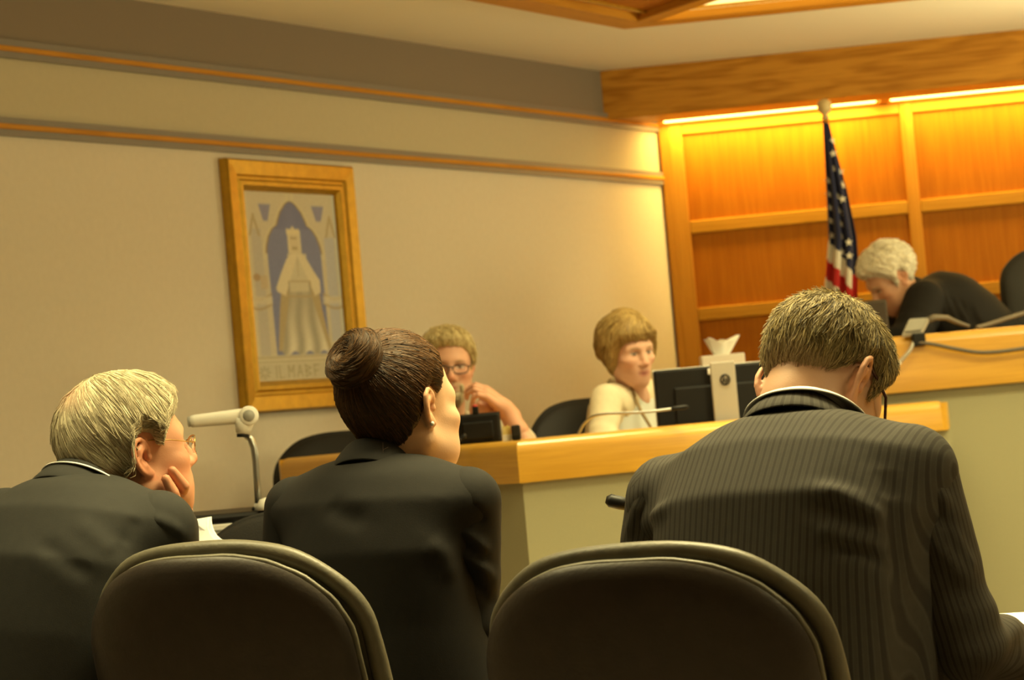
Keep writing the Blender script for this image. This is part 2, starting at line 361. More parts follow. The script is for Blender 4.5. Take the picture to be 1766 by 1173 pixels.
for k in range(11):
    a = math.pi * k / 10; q = sP[1] + Vector((.045 * math.sin(a), .15 - .15 * math.cos(a), 0)); poly.append((q.x, q.y))
mb.prism(poly, ZS - .106, ZS - .006).build('ledge_end', M['oak_light'], sk, 'auto')
run_profile('front_panel', [sP[0] + Vector((0, .03, 0)), sP[1] + Vector((.03, .03, 0))], [(0, 0), (0, ZS - .1), (.04, ZS - .1), (.04, 0)], M['olive'], sk)
ZB = 1.366
bP = [ground(P(1400, 594, 9.85)), ground(P(2050, 540, 9.85))]
bk = empty('judge_bench', (bP[0] + bP[1]) / 2, 0, 'raised judge bench with deep oak band and olive front at right', 'bench')
run_profile('ledge', bP, ledge_prof(ZB, .212, .4), M['oak_light'], bk)
run_profile('front_panel', [p + Vector((0, .04, 0)) for p in bP], [(0, 0), (0, ZB - .2), (.05, ZB - .2), (.05, 0)], M['olive'], bk)
MB().box(((bP[0].x + bP[1].x) / 2, 10.75, .2), (bP[1].x - bP[0].x + 1.0, 1.5, .4)).build('platform', M['carpet'], bk)
MB().box(((bP[0].x + bP[1].x) / 2, 10.35, 1.12), (bP[1].x - bP[0].x, .3, .04)).build('work_surface', M['oak_x'], bk)
# cabinet behind the clerk's screen that carries the tissue box
cbx = P(1248, 640, 9.9); cb = empty('side_cabinet', (cbx.x, cbx.y + .1, 0), 0, 'low oak cabinet behind the clerk screen under the tissue box', 'cabinet')
ZT = P(1248, 630, 9.9).z
MB().box((cbx.x, cbx.y + .12, ZT / 2 - .01), (.4, .3, ZT - .02)).build('carcass', M['oak_z'], cb)
MB().box((cbx.x, cbx.y + .12, ZT - .01), (.42, .32, .02), bev=.004).build('top', M['oak_x'], cb)
# ------------------------------------------------------------------ picture on the left wall
def Pw(px, py): return Pp(px, py, Cn, NL)
def wl_sz(p): return (p - Cn).dot(DL), p.z
TL, TR, BL, BR = [wl_sz(Pw(*q)) for q in ((375, 275), (594, 288), (414, 716), (631, 697))]
ps0 = (TL[0] + BL[0]) / 2; ps1 = (TR[0] + BR[0]) / 2; pz1 = (TL[1] + TR[1]) / 2; pz0 = (BL[1] + BR[1]) / 2
PW, PH = ps1 - ps0, pz1 - pz0
pc = Cn + DL * ((ps0 + ps1) / 2) + Vector((0, 0, (pz0 + pz1) / 2))
pm = Matrix.Translation(pc) @ Matrix.Rotation(AL, 4, 'Z') @ Matrix.Rotation(R_(90), 4, 'X')     # local x along the wall, y up, z into the room
pic = empty('framed_picture', pc, 0, 'gilt framed picture of a crowned stone statue in a blue niche', 'picture')
FW = .052 * PW / .5
FW = PW * .135
def frame_side(a, b, prof):          # a,b outer corners; mitred
    d = Vector((b[0] - a[0], b[1] - a[1])).normalized(); n = Vector((-d.y, d.x))
    mb = MB(); L = len(prof); v = []
    for e, sg in ((a, 1), (b, -1)):
        for (w, h) in prof: v.append((e[0] + d.x * w * sg + n.x * w, e[1] + d.y * w * sg + n.y * w, h))
    f = [(k, k + 1, L + k + 1, L + k) for k in range(L - 1)]
    mb.add(v, f); o = mb.build('frame_side', M['gold'], None, 'auto', mw=pm); adopt(o, pic)
prof = [(0, .002), (0, .032), (FW * .06, .04), (FW * .5, .036), (FW * .56, .026), (FW * .64, .026), (FW * .72, .034), (FW * .84, .034), (FW * .94, .02), (FW, .012), (FW, .004)]
hw, hh = PW / 2, PH / 2
cs = [(-hw, -hh), (hw, -hh), (hw, hh), (-hw, hh)]
for i in range(4): frame_side(cs[i], cs[(i + 1) % 4], prof)
# the print: one flat sheet, painted as a grid of colours
nu, nv = 150, 300
iw, ih = hw - FW * .95, hh - FW * .95
U, V = np.meshgrid(np.linspace(0, 1, nu), np.linspace(0, 1, nv)); X = U.ravel(); Y = 1 - V.ravel()      # Y: 0 at the top
def sstep(d, w=.012): return np.clip(.5 - d / w, 0, 1)[:, None]
colr = np.tile(np.array([.56, .53, .45]), (nu * nv, 1))
def paint(mask, c, a=1.0):
    global colr
    colr = colr * (1 - mask * a) + np.array(c) * mask * a
def interp(pts, t): p = np.array(pts); return np.interp(t, p[:, 0], p[:, 1])
A = .55                                                        # sheet width over height, used for round shapes
BLUE = (.20, .23, .44); STONE = (.62, .59, .50); DARK = (.28, .22, .14); SH = (.40, .38, .31)
rb = np.random.default_rng(3).normal(0, 1, (40, 20))
# side panels
paint(sstep(np.abs(X - .13) - .05) * sstep(.20 - Y), (.47, .46, .45)); paint(sstep(np.abs(X - .90) - .055) * sstep(.24 - Y) * sstep(Y - .80), (.46, .48, .55))
paint(sstep(np.abs(X - .04) - .02), (.60, .57, .46)); paint(sstep(np.abs(X - .985) - .015), (.5, .55, .58))
# niche
hwN = interp([(.05, 0), (.07, .045), (.11, .10), (.155, .135), (.18, .15), (.2, .20), (.24, .245), (.29, .275), (.33, .285), (1, .285)], Y); cN = .505 + .03 * (Y - .1)
dn = np.abs(X - cN) - hwN
paint(sstep(dn - .045) * sstep(Y - .36), (.60, .57, .45)); paint(sstep(dn - .018, .02) * sstep(Y - .33) * sstep(.052 - Y), DARK); paint(sstep(dn) * sstep(.06 - Y), BLUE); paint(sstep(dn + .0) * sstep(dn * -1 - .12, .2) * sstep(Y - .2), (.15, .17, .35), .6)
paint(sstep(np.abs(X - .235) - .06 + (Y - .08) * .45) * sstep(.072 - Y) * sstep(Y - .16), (.26, .27, .45)); paint(sstep(np.abs(X - .80) - .065 + (Y - .08) * .5) * sstep(.072 - Y) * sstep(Y - .155), (.26, .27, .45))
for cx_ in (.11, .92):                                         # pinnacles
    paint(sstep(np.abs(np.abs(X - cx_) - (Y - .13) * .45) - .012) * sstep(.12 - Y) * sstep(Y - .24), (.42, .36, .24))
# arms of the throne
for sx, c in ((-1, .1), (1, .92)):
    for yy in (.55, .60): paint(sstep(np.abs(Y - yy - .02 * np.cos((X - c) * 14)) - .006) * sstep(np.abs(X - c) - .14), (.40, .33, .22))
    paint(sstep(np.abs(Y - .575) - .02) * sstep(np.abs(X - c) - .14), STONE, .7)
paint(sstep((X - .1) ** 2 + ((Y - .455) / A) ** 2 - .0014, .001), (.40, .30, .20)); paint(sstep(np.abs(X - .17) - .035) * sstep(np.abs(Y - .48) - .035), (.5, .42, .3), .8)
# cloak behind, gown, cape, head, crown
gl = interp([(.33, .50), (.40, .40), (.52, .34), (.62, .31), (.80, .27), (.845, .26)], Y); gr = interp([(.33, .56), (.40, .66), (.5, .74), (.62, .76), (.75, .80), (.845, .84)], Y)
dm = np.maximum(gl - X, X - gr); paint(sstep(dm) * sstep(.45 - Y) * sstep(Y - .84), (.42, .36, .24))
wl_ = interp([(.40, .46), (.5, .42), (.56, .42), (.70, .36), (.845, .30)], Y); wr_ = interp([(.40, .62), (.5, .65), (.56, .66), (.70, .73), (.845, .80)], Y)
dg = np.maximum(wl_ - X, X - wr_); fold = .5 + .5 * np.sin((X - .55) / (.055 + .09 * np.clip(Y - .5, 0, 1)) * 3.1 + 5 * (Y - .6) ** 2 * 3 + np.sin(Y * 21) * .6)
g = np.array([.60, .585, .51])[None, :] * (.60 + .55 * fold * np.clip((Y - .5) * 3, .25, 1))[:, None]
mk = sstep(dg) * sstep(.38 - Y) * sstep(Y - .855 - .012 * np.sin(X * 40)); colr = colr * (1 - mk) + g * mk
paint(sstep(np.abs(X - .535) - .10) * sstep(np.abs(Y - .43) - .10), (.57, .55, .46)); paint(sstep(np.abs(X - .535) - .004) * sstep(np.abs(Y - .40) - .05), (.45, .40, .28)); paint(sstep(np.abs(Y - .555) - .006) * sstep(np.abs(X - .54) - .12), (.42, .36, .25)); paint(sstep(np.abs(Y - .475) - .004) * sstep(np.abs(X - .54) - .10), (.45, .38, .26))
cl = interp([(.315, .50), (.36, .42), (.43, .355), (.51, .29), (.53, .30)], Y); cr = interp([(.315, .57), (.36, .64), (.42, .70), (.47, .76), (.53, .76)], Y)
inn_ = np.clip((Y - .34) * 1.0, 0, .2); dcp = np.maximum(np.maximum(cl - X, X - cr), np.maximum(.315 - Y, inn_ * .75 - np.abs(X - .54)))
paint(sstep(dcp) * sstep(Y - (.50 - .25 * np.abs(X - .54) + .09 * (np.abs(X - .54) > .12))), (.66, .62, .50)); 
paint(sstep(np.abs(X - .52) - .068 - .02 * (Y - .2)) * sstep(.205 - Y) * sstep(Y - .33), (.62, .58, .46)); paint(sstep(((X - .515) / .042) ** 2 + ((Y - .262) / .045) ** 2 - 1, .3), (.60, .55, .43))
paint(sstep(np.abs(Y - .247) - .004) * sstep(np.abs(X - .515) - .035), (.36, .29, .18)); paint(sstep(np.abs(Y - .30) - .008) * sstep(np.abs(X - .52) - .03), (.40, .34, .22)); paint(sstep(np.abs(Y - .213) - .01 - .006 * np.abs(np.sin(X * 80))) * sstep(np.abs(X - .51) - .066), (.68, .62, .46)); paint(sstep(np.abs(X - .512) - .012) * sstep(np.abs(Y - .198) - .012), (.66, .61, .46))
# base with a carved line of lettering
paint(sstep(.862 - Y), (.60, .57, .48)); paint(sstep(np.abs(Y - .872) - .005), (.44, .40, .28)); paint(sstep(np.abs(Y - .895) - .004), (.42, .40, .29))
paint(sstep(.905 - Y) * sstep(X - 1.0), (.52, .50, .42))
def stroke(x0, y0, x1, y1, w=.012, c=(.37, .34, .23)):
    ax, ay = X - x0, (Y - y0) / A; bx, by = x1 - x0, (y1 - y0) / A; t = np.clip((ax * bx + ay * by) / (bx * bx + by * by + 1e-9), 0, 1)
    paint(sstep(np.hypot(ax - t * bx, ay - t * by) - w, .012), c, .75)
for k in range(8): a = k * math.pi / 4; stroke(.1 + .03 * math.cos(a), .948 + .03 * A * math.sin(a), .1 + .055 * math.cos(a), .948 + .055 * A * math.sin(a), .010)
GL = {'I': [(0, 0, 0, 1)], 'M': [(0, 0, 0, 1), (0, 0, .5, .5), (.5, .5, 1, 0), (1, 0, 1, 1)], 'A': [(0, 1, .5, 0), (.5, 0, 1, 1), (.2, .6, .8, .6)], 'B': [(0, 0, 0, 1), (0, 0, .9, .25), (.9, .25, 0, .5), (0, .5, .9, .75), (.9, .75, 0, 1)], 'F': [(0, 0, 0, 1), (0, 0, .9, 0), (0, .5, .7, .5)], 'J': [(.8, 0, .8, .8), (.8, .8, .4, 1), (.4, 1, 0, .8)], 'L': [(0, 0, 0, 1), (0, 1, .8, 1)]}
lx = .22
for ch in 'ILMABF J':
    for (x0, y0, x1, y1) in GL.get(ch, []): stroke(lx + x0 * .055, .918 + y0 * .06, lx + x1 * .055, .918 + y1 * .06, .008)
    lx += .035 if ch == 'I' else .092
colr = np.clip(colr, 0, 1) * (1 + .04 * np.random.default_rng(5).normal(0, 1, (nu * nv, 1)))
px_ = (U.ravel() * 2 - 1) * iw; py_ = (V.ravel() * 2 - 1) * ih
idx = np.arange(nu * nv).reshape(nv, nu); fq = np.stack([idx[:-1, :-1], idx[:-1, 1:], idx[1:, 1:], idx[1:, :-1]], -1).reshape(-1, 4)
# the sheet is stored flat, 6 mm off the wall
o = mesh_obj('print', np.stack([px_, py_, np.full_like(px_, .008)], 1), fq, M['cloth'], None, True, col=colr, mw=pm); adopt(o, pic)
o = MB().box((0, 0, .004), (2 * iw + .01, 2 * ih + .01, .006)).build('backing_board', M['paper'], pic, mw=pm)
# ------------------------------------------------------------------ flag
fb = P(1423, 197, 11.3); fl = empty('flag_on_pole', (fb.x, fb.y, .4), 0, 'tall national flag with stars and stripes hanging folded on a pole by the panelled wall', 'flag')
X0, Y0 = fb.x, fb.y; FZ = P(1423, 206, 11.3).z
MB().tube([(X0, Y0, .42), (X0, Y0, FZ + .015)], .013, 12).build('pole', M['oak_z'], fl, True)
MB().lathe([(.16, 0), (.16, .03), (.12, .05), (.03, .07), (.022, .14), (.014, .15)], (X0, Y0, .4)).build('base', M['brass'], fl, True)
MB().lathe([(.013, 0), (.02, .004), (.013, .012), (.011, .02), (.022, .03), (.03, .045), (.033, .06), (.03, .075), (.018, .086), (.0, .09)], (X0, Y0, FZ), 20).build('finial', mat('pale_gilt_wood', (.62, .48, .24), .4), fl, True)
PXM = F_PX / 11.3
na, nt = 90, 260; a_ = np.linspace(0, 1, na); t_ = np.linspace(0, 1.25, nt); AA, TT = np.meshgrid(a_, t_); tp = TT * PXM
wd = np.interp(tp, [0, 30, 120, 230, 310, 520], [.026, .040, .088, .132, .15, .19]) ; lf = np.interp(tp, [0, 200, 310, 520], [.016, .040, .088, .13])
ph = AA * (2 * math.pi) * 2.6 + TT * 1.2; env = np.clip(tp / 160, .12, 1)
fx = X0 - lf + wd * AA + .006 * env * np.sin(ph * 2); fy = Y0 - .022 - .026 * env * np.cos(ph) - .03 * env * np.sin(AA * math.pi); fz = FZ - .012 - TT - .01 * AA
ver = np.stack([fx, fy, fz], -1).reshape(-1, 3); ii = np.arange(na * nt).reshape(nt, na)
fq = np.stack([ii[:-1, :-1], ii[1:, :-1], ii[1:, 1:], ii[:-1, 1:]], -1).reshape(-1, 4)
q = (tp - 62 * AA ** 1.1 - 20 * np.clip((AA - .55) / .45, 0, 1)); q = q[:-1, :-1].ravel(); ac = AA[:-1, :-1].ravel(); tc_ = tp[:-1, :-1].ravel()
fm = np.where(q < 203, 0, np.where(((q - 203) // 31.5).astype(int) % 2 == 0, 1, 2)); fm = np.where((ac > .84) & (tc_ > 262) & (q > 180), 2, fm)
M['navy'] = mat('navy_cloth', (.018, .022, .07), .8, .2, sheen=.2, bump=.2, bscale=400); M['flagred'] = mat('red_cloth', (.5, .03, .03), .8, .2, bump=.2, bscale=400); M['flagwhite'] = mat('white_cloth', (.78, .74, .66), .8, .2, bump=.2, bscale=400)
o = mesh_obj('cloth', ver, fq, None, fl, True, mats=[M['navy'], M['flagwhite'], M['flagred']], fmat=fm)
sd = o.modifiers.new('thickness', 'SOLIDIFY'); sd.thickness = .002
stars = [(795, 190), (800, 250), (805, 318), (778, 372), (835, 330), (838, 390), (782, 430), (820, 440), (840, 458), (785, 492), (825, 505), (843, 515), (790, 552), (832, 565), (797, 612), (835, 620), (866, 650), (838, 690), (868, 712)]
star_me = None
for (zx, zy) in stars:
    wpx = P(1130 + zx / 2.607, 170 + zy / 2.607, Y0 - .03); d2 = (ver[:, 0] - wpx.x) ** 2 + (ver[:, 2] - wpx.z) ** 2
    k = int(np.argmin(d2)); c = Vector(ver[k]); r, cc_ = divmod(k, na); r = min(max(r, 1), nt - 2); cc_ = min(max(cc_, 1), na - 2)
    du = Vector(ver[r * na + cc_ + 1] - ver[r * na + cc_ - 1]).normalized(); dv = Vector(ver[(r - 1) * na + cc_] - ver[(r + 1) * na + cc_]).normalized(); n = du.cross(dv).normalized()
    if n.y > 0: n = -n
    if n.y > -.35: n = (n + Vector((0, -.6, 0))).normalized()
    xa = dv.cross(n).normalized(); ya = n.cross(xa)
    mw = Matrix(((xa.x, ya.x, n.x, c.x + n.x * .004), (xa.y, ya.y, n.y, c.y + n.y * .004), (xa.z, ya.z, n.z, c.z + n.z * .004), (0, 0, 0, 1)))
    R1 = .0185
    if star_me is None:
        pl_ = [((R1 if i % 2 == 0 else R1 * .4) * math.sin(i * math.pi / 5), (R1 if i % 2 == 0 else R1 * .4) * math.cos(i * math.pi / 5)) for i in range(10)]
        s0 = MB().prism(pl_, -.003, .001).build('star', M['flagwhite'], None); star_me = s0.data; so_ = s0
    else: so_ = bpy.data.objects.new('star', star_me); COL.objects.link(so_)
    so_.matrix_world = mw; adopt(so_, fl)
# ------------------------------------------------------------------ things on the clerk's counter
def up(o): return o
def block(name, m, c, size, rz=0, bev=.004, parent=None): return MB().box((0, 0, 0), size, bev=bev).build(name, m, parent, mw=Matrix.Translation(Vector(c)) @ Matrix.Rotation(rz, 4, 'Z'))
def screen(name, label, pl, pr, ptop, pbot, Y, mback, stand=None, z_base=None, th=.03, rz=0, rim=None):
    """a display seen from behind: panel, thin rim, stand neck and foot"""
    a = P(pl, (ptop + pbot) / 2, Y); b = P(pr, (ptop + pbot) / 2, Y); t = P((pl + pr) / 2, ptop, Y); u = P((pl + pr) / 2, pbot, Y)
    w = (b - a).length; h = t.z - u.z; c = Vector(((a.x + b.x) / 2, Y, (t.z + u.z) / 2)); zb = z_base if z_base is not None else u.z - .1
    e = empty(name, (c.x, Y + .03, zb), 0, label, 'screen'); mr = Matrix.Rotation(rz, 4, 'Z')
    MB().box((0, 0, 0), (w, th, h), bev=.008).box((0, -th / 2 - .004, -h * .05), (w * .7, .014, h * .6), bev=.006).build('back_shell', mback, e, mw=Matrix.Translation(c) @ mr)
    MB().box((0, th / 2 + .004, 0), (w + .004, .01, h + .004), bev=.003).build('bezel', rim or M['black'], e, mw=Matrix.Translation(c) @ mr)
    MB().box((0, th / 2 + .01, 0), (w * .94, .003, h * .92)).build('display', M['glassblack'], e, mw=Matrix.Translation(c) @ mr)
    MB().box((c.x, Y + .0, (c.z + zb) / 2), (.05, .02, max(.02, c.z - zb)), bev=.004).build('neck', M['black'], e)
    MB().box((c.x, Y + .01, zb + .006), (min(.24, w * .6), .16, .012), bev=.004).build('foot', M['black'], e)
    return e, c, w, h
M['glassblack'] = mat('dark_display', (.01, .012, .015), .15, .5)
ZW = .88
# all-in-one computer with a pale stand plate and round logo
e, c, w, h = screen('desktop_computer', 'black computer seen from behind, with tan stand plate and round logo', 1131, 1345, 630, 760, 8.75, M['black'], z_base=ZW, rim=M['white_plastic'])
tp_ = P(1250, 623, 8.62); bt = P(1252, 735, 8.62); pw_ = 43 / F_PX * 8.62
MB().box((0, 0, 0), (pw_, .02, tp_.z - ZW - .0), bev=.004).build('stand_plate', M['silver'], e, mw=Matrix.Translation(((tp_.x + bt.x) / 2, 8.65, (tp_.z + ZW) / 2)))
lg = P(1250.5, 655, 8.639); rr = 8.5 / F_PX * 8.62
ring = [(lg.x + rr * .92 * math.cos(a), 8.639, lg.z + rr * math.sin(a)) for a in np.linspace(0, 2 * math.pi, 24, endpoint=False)]
lb = MB().tube(ring, rr * .18, 6, closed=True)
lw = rr * .11
def lgbar(x0, z0, x1, z1): lb.tube([(lg.x + rr * x0, 8.6375, lg.z + rr * z0), (lg.x + rr * x1, 8.6375, lg.z + rr * z1)], lw, 6)
lgbar(-.22, .85, -.5, -.55); lgbar(-.38, .2, -.1, .25); lgbar(-.1, .25, -.25, -.5); lgbar(.3, .25, .02, -.85); lgbar(.28, .25, .55, .25); lgbar(.55, .25, .4, -.45); lgbar(.4, -.45, .12, -.45)
lb.build('logo', M['black'], e, True)
MB().box((P(1224, 641, 8.72).x, 8.725, P(1224, 641, 8.72).z), (.013, .006, .02), bev=.002).build('sticker', M['paper'], e)
# tissue box with a tissue
tb = P(1249, 630, 9.92); tz = ZT
e = empty('tissue_box', (tb.x, 10.0, tz), 0, 'cream tissue box with a white tissue pulled up, behind the clerk screen', 'tissue box')
tt = P(1249, 611, 9.92).z
MB().box((tb.x, 10.0, (tz + tt) / 2), (.165, .12, max(.03, tt - tz)), bev=.004).build('carton', M['paper'], e)
n1, n2 = 28, 12; vv = []; 
for j in range(n2):
    t = j / (n2 - 1)
    for i in range(n1):
        a = 2 * math.pi * i / n1; r = (.024 + .036 * t ** .8) * (1 + .18 * t * math.sin(3 * a + 1) + .08 * math.sin(7 * a) * t)
        vv.append((tb.x + r * 1.05 * math.cos(a), 10.0 + r * .5 * math.sin(a), tt - .004 + .062 * t * (1 + .14 * math.sin(2 * a + .6) + .1 * math.sin(5 * a))))
ff = [(j * n1 + i, j * n1 + (i + 1) % n1, (j + 1) * n1 + (i + 1) % n1, (j + 1) * n1 + i) for j in range(n2 - 1) for i in range(n1)]
ctr = len(vv); vv.append((tb.x, 10.0, tt + .045)); ff += [((n2 - 1) * n1 + i, (n2 - 1) * n1 + (i + 1) % n1, ctr) for i in range(n1)]
mesh_obj('tissue', vv, ff, M['paper'], e, True)
# small black screen with a red topped camera in front of the bearded man
e, c, w, h = screen('small_monitor', 'small black monitor with a red topped webcam in front of the bearded man', 785, 863, 714, 766, 8.2, M['black'], z_base=ZW)
k = P(820, 708, 8.2); MB().box((k.x, 8.2, k.z), (.02, .02, .026), bev=.004).build('webcam', M['black'], e)
k = P(819, 701.5, 8.2); MB().lathe([(.009, -.004), (.009, .003), (.005, .006)], (k.x, 8.2, k.z), 14).build('button', M['red'], e, True)
# papers and small things standing on the ledge
def thing_box(name, label, cat, x0, x1, y0, y1, Y, m, th=.02, parts=None):
    a = P(x0, (y0 + y1) / 2, Y); b = P(x1, (y0 + y1) / 2, Y); zt = P((x0 + x1) / 2, y0, Y).z; c = Vector(((a.x + b.x) / 2, Y + th / 2, 0))
    e = empty(name, (c.x, c.y, ZC), 0, label, cat); return e, c, (b - a).length, zt
e, c, w, zt = thing_box('paper_pad', 'upright yellow note pad between black monitor and black speaker on counter', 'note pad', 867, 881, 734, 757, 8.05, M['yellow_paper'])
for k in range(4): MB().box((c.x - w / 2 + w * (k + .5) / 4, c.y, (ZC + zt - .003 * (k % 2)) / 2), (w / 4 * .8, .03, zt - ZC - .003 * (k % 2)), bev=.0006).build('sheet', M['yellow_paper'], e)
MB().box((c.x, c.y + .002, ZC + .01), (w + .004, .036, .02), bev=.002).build('holder', M['paper'], e)
e, c, w, zt = thing_box('desk_speaker', 'small black upright speaker right of the yellow pad on counter', 'speaker', 882, 898, 733, 757, 8.02, M['black'])
MB().box((c.x, c.y, (ZC + zt) / 2), (w, .04, zt - ZC), bev=.006).build('body', M['black'], e); MB().box((c.x, c.y - .021, (ZC + zt) / 2 + .006), (w * .7, .004, (zt - ZC) * .6), bev=.001).build('grille', M['mfg'], e)
e, c, w, zt = thing_box('name_plate', 'low dark blue black name stand in front of the clerk woman', 'name stand', 1060, 1121, 716, 742, 8.3, M['black'])
M['bluedark'] = mat('dark_blue_plastic', (.015, .02, .035), .35, .5)
MB().box((c.x, c.y, (ZW + zt) / 2), (w, .03, zt - ZW), bev=.005).build('body', M['bluedark'], e); MB().box((c.x - w / 2 + .008, c.y - .017, (ZW + zt) / 2), (.012, .006, (zt - ZW) * .9), bev=.002).build('edge_strip', mat('blue_edge', (.05, .075, .13), .4), e)
e['label'] = 'low dark blue-black box in front of the clerk woman'; e['category'] = 'box'; e.name = 'desk_box'; e.location.z = ZW
e, c, w, zt = thing_box('desk_phone', 'black desk telephone behind the counter ledge, left of the computer', 'telephone', 1136, 1200, 702, 738, 8.35, M['black'])
MB().box((c.x, c.y + .05, (ZW + zt) / 2 - .02), (w, .16, zt - ZW - .04), bev=.01).build('body', M['black'], e)
MB().tube([(c.x - w * .45, c.y + .02, zt - .025), (c.x - w * .3, c.y + .02, zt - .008), (c.x + w * .3, c.y + .02, zt - .008), (c.x + w * .45, c.y + .02, zt - .025)], [.018, .012, .012, .018], 10).build('handset', M['black'], e, True); e.location.z = ZW
# gooseneck microphones
def goose(name, label, pts, r, head, base_z, m=None, hr=.007):
    w = [P(*p) for p in pts]; e = empty(name, (w[0].x, w[0].y, base_z), 0, label, 'microphone')
    sm = []
    for i in range(len(w) - 1):
        p0 = w[max(i - 1, 0)]; p1 = w[i]; p2 = w[i + 1]; p3 = w[min(i + 2, len(w) - 1)]
        for t in np.linspace(0, 1, 7)[:-1]:
            sm.append(.5 * ((2 * p1) + (p2 - p0) * t + (2 * p0 - 5 * p1 + 4 * p2 - p3) * t * t + (3 * p1 - p0 - 3 * p2 + p3) * t ** 3))
    sm.append(w[-1]); st_ = Vector((w[0].x, w[0].y, base_z + .02)); sm = [st_] + sm
    MB().tube(sm, r, 8).build('gooseneck', m or M['mfg'], e, True)
    d = (sm[-1] - sm[-2]).normalized(); MB().tube([sm[-1] - d * .005, sm[-1], sm[-1] + d * head * .3, sm[-1] + d * head * .8, sm[-1] + d * head], [r, hr * .9, hr, hr, hr * .5], 12).build('capsule', M['black'], e, True)
    MB().lathe([(.045, 0), (.045, .012), (.03, .022), (.008, .03)], (w[0].x, w[0].y, base_z), 20).build('base', M['black'], e, True); return e
goose('gooseneck_microphone', 'thin gooseneck microphone curving over the counter in front of the clerk woman', [(997, 750, 8.15), (1010, 728, 8.14), (1035, 715, 8.12), (1110, 711, 8.1), (1160, 705, 8.1)], .0045, .05, ZW, M['chrome'])
goose('gooseneck_microphone', 'short dark gooseneck microphone rising left of the small black monitor', [(769, 812, 7.98), (773, 785, 7.98), (783, 767, 7.98), (797, 755, 7.99)], .0055, .015, .88)
# white card standing left of the small monitor
e = empty('white_card', P(779, 740, 8.3), 0, 'white sheet standing left of the small black monitor', 'paper')
a = P(778, 716, 8.3); e.location.z = ZW; MB().box((a.x - .01, 8.3, (ZW + a.z) / 2), (.03, .12, a.z - ZW), bev=.001).build('sheet', M['paper'], e); MB().box((a.x - .01, 8.3, ZW + .008), (.05, .13, .016), bev=.003).build('holder', M['paper'], e)
# ------------------------------------------------------------------ on the judge's bench
e, c, w, h = screen('bench_monitor', 'dark brown monitor seen from behind on the judge bench beside the flag', 1400, 1532, 522, 598, 10.15, mat('dark_brown_plastic', (.045, .032, .02), .5, .4), z_base=1.14)
gp = P(1578, 563, 9.88); e = empty('clip_panel', (gp.x, gp.y, ZB), 0, 'small grey slanted panel with a curved strap on the judge bench edge', 'panel')
s1 = P(1556, 577, 9.83); s2 = P(1590, 573, 9.83); s3 = P(1603, 549, 9.92); s4 = P(1568, 551, 9.92)
def slab4(name, q, th, m, par):
    n = (q[1] - q[0]).cross(q[3] - q[0]).normalized(); mb = MB(); mb.add([p for p in q] + [p + n * th for p in q], [(3, 2, 1, 0), (4, 5, 6, 7), (0, 1, 5, 4), (1, 2, 6, 5), (2, 3, 7, 6), (3, 0, 4, 7)]); return mb.build(name, m, par)
slab4('panel_plate', [s1, s2, s3, s4], -.012, M['silver'], e); ctr = (s1 + s2 + s3 + s4) / 4
slab4('panel_face', [ctr + (p - ctr) * .82 + Vector((0, -.006, .002)) for p in (s1, s2, s3, s4)], .006, M['grey_plastic'], e)
sp = [P(1601, 552, 9.92), P(1612, 547, 9.95), P(1632, 548, 10.0), P(1650, 556, 10.05), P(1672, 563, 10.05)]
MB().tube(sp, [.012, .012, .011, .009, .006], 8).build('strap', M['cable'], e, True)
MB().box((ctr.x - .0, 9.845, ZB - .02), (.05, .05, .05), bev=.006).build('clamp', M['black'], e)
def cable(name, label, pts, r, m, tip=None, cat='cable'):
    w = [P(*p) for p in pts]; sm = []
    for i in range(len(w) - 1):
        p0 = w[max(i - 1, 0)]; p1 = w[i]; p2 = w[i + 1]; p3 = w[min(i + 2, len(w) - 1)]
        for t in np.linspace(0, 1, 9)[:-1]: sm.append(.5 * ((2 * p1) + (p2 - p0) * t + (2 * p0 - 5 * p1 + 4 * p2 - p3) * t * t + (3 * p1 - p0 - 3 * p2 + p3) * t ** 3))
    sm.append(w[-1])
    if tip:
        e = empty(name, w[0], 0, label, cat); MB().tube(sm, r, 8).build('cord', m, e, True); MB().tube([sm[-1], sm[-1] + (sm[-1] - sm[-3]).normalized() * .02], [.009, .008], 10).build('plug', tip, e, True); return e
    return setp(MB().tube(sm, r, 8).build(name, m, None, True), label, cat)
cable('cable', 'grey brown cable draped across the oak front of the judge bench', [(1576, 590, 9.83), (1610, 594, 9.82), (1655, 603, 9.82), (1700, 608, 9.82), (1766, 601, 9.82), (1830, 590, 9.82)], .0075, M['cable'])
cable('cable', 'short pale cable with a white plug hanging under the grey panel', [(1576, 590, 9.83), (1568, 606, 9.82), (1552, 624, 9.82)], .0075, M['silver'], M['white_plastic'])
cable('cable', 'thin brown cable rising to the right edge on top of the judge bench', [(1684, 565, 9.95), (1710, 558, 10.0), (1740, 548, 10.05), (1766, 540, 10.1), (1800, 530, 10.15)], .008, M['cable'])
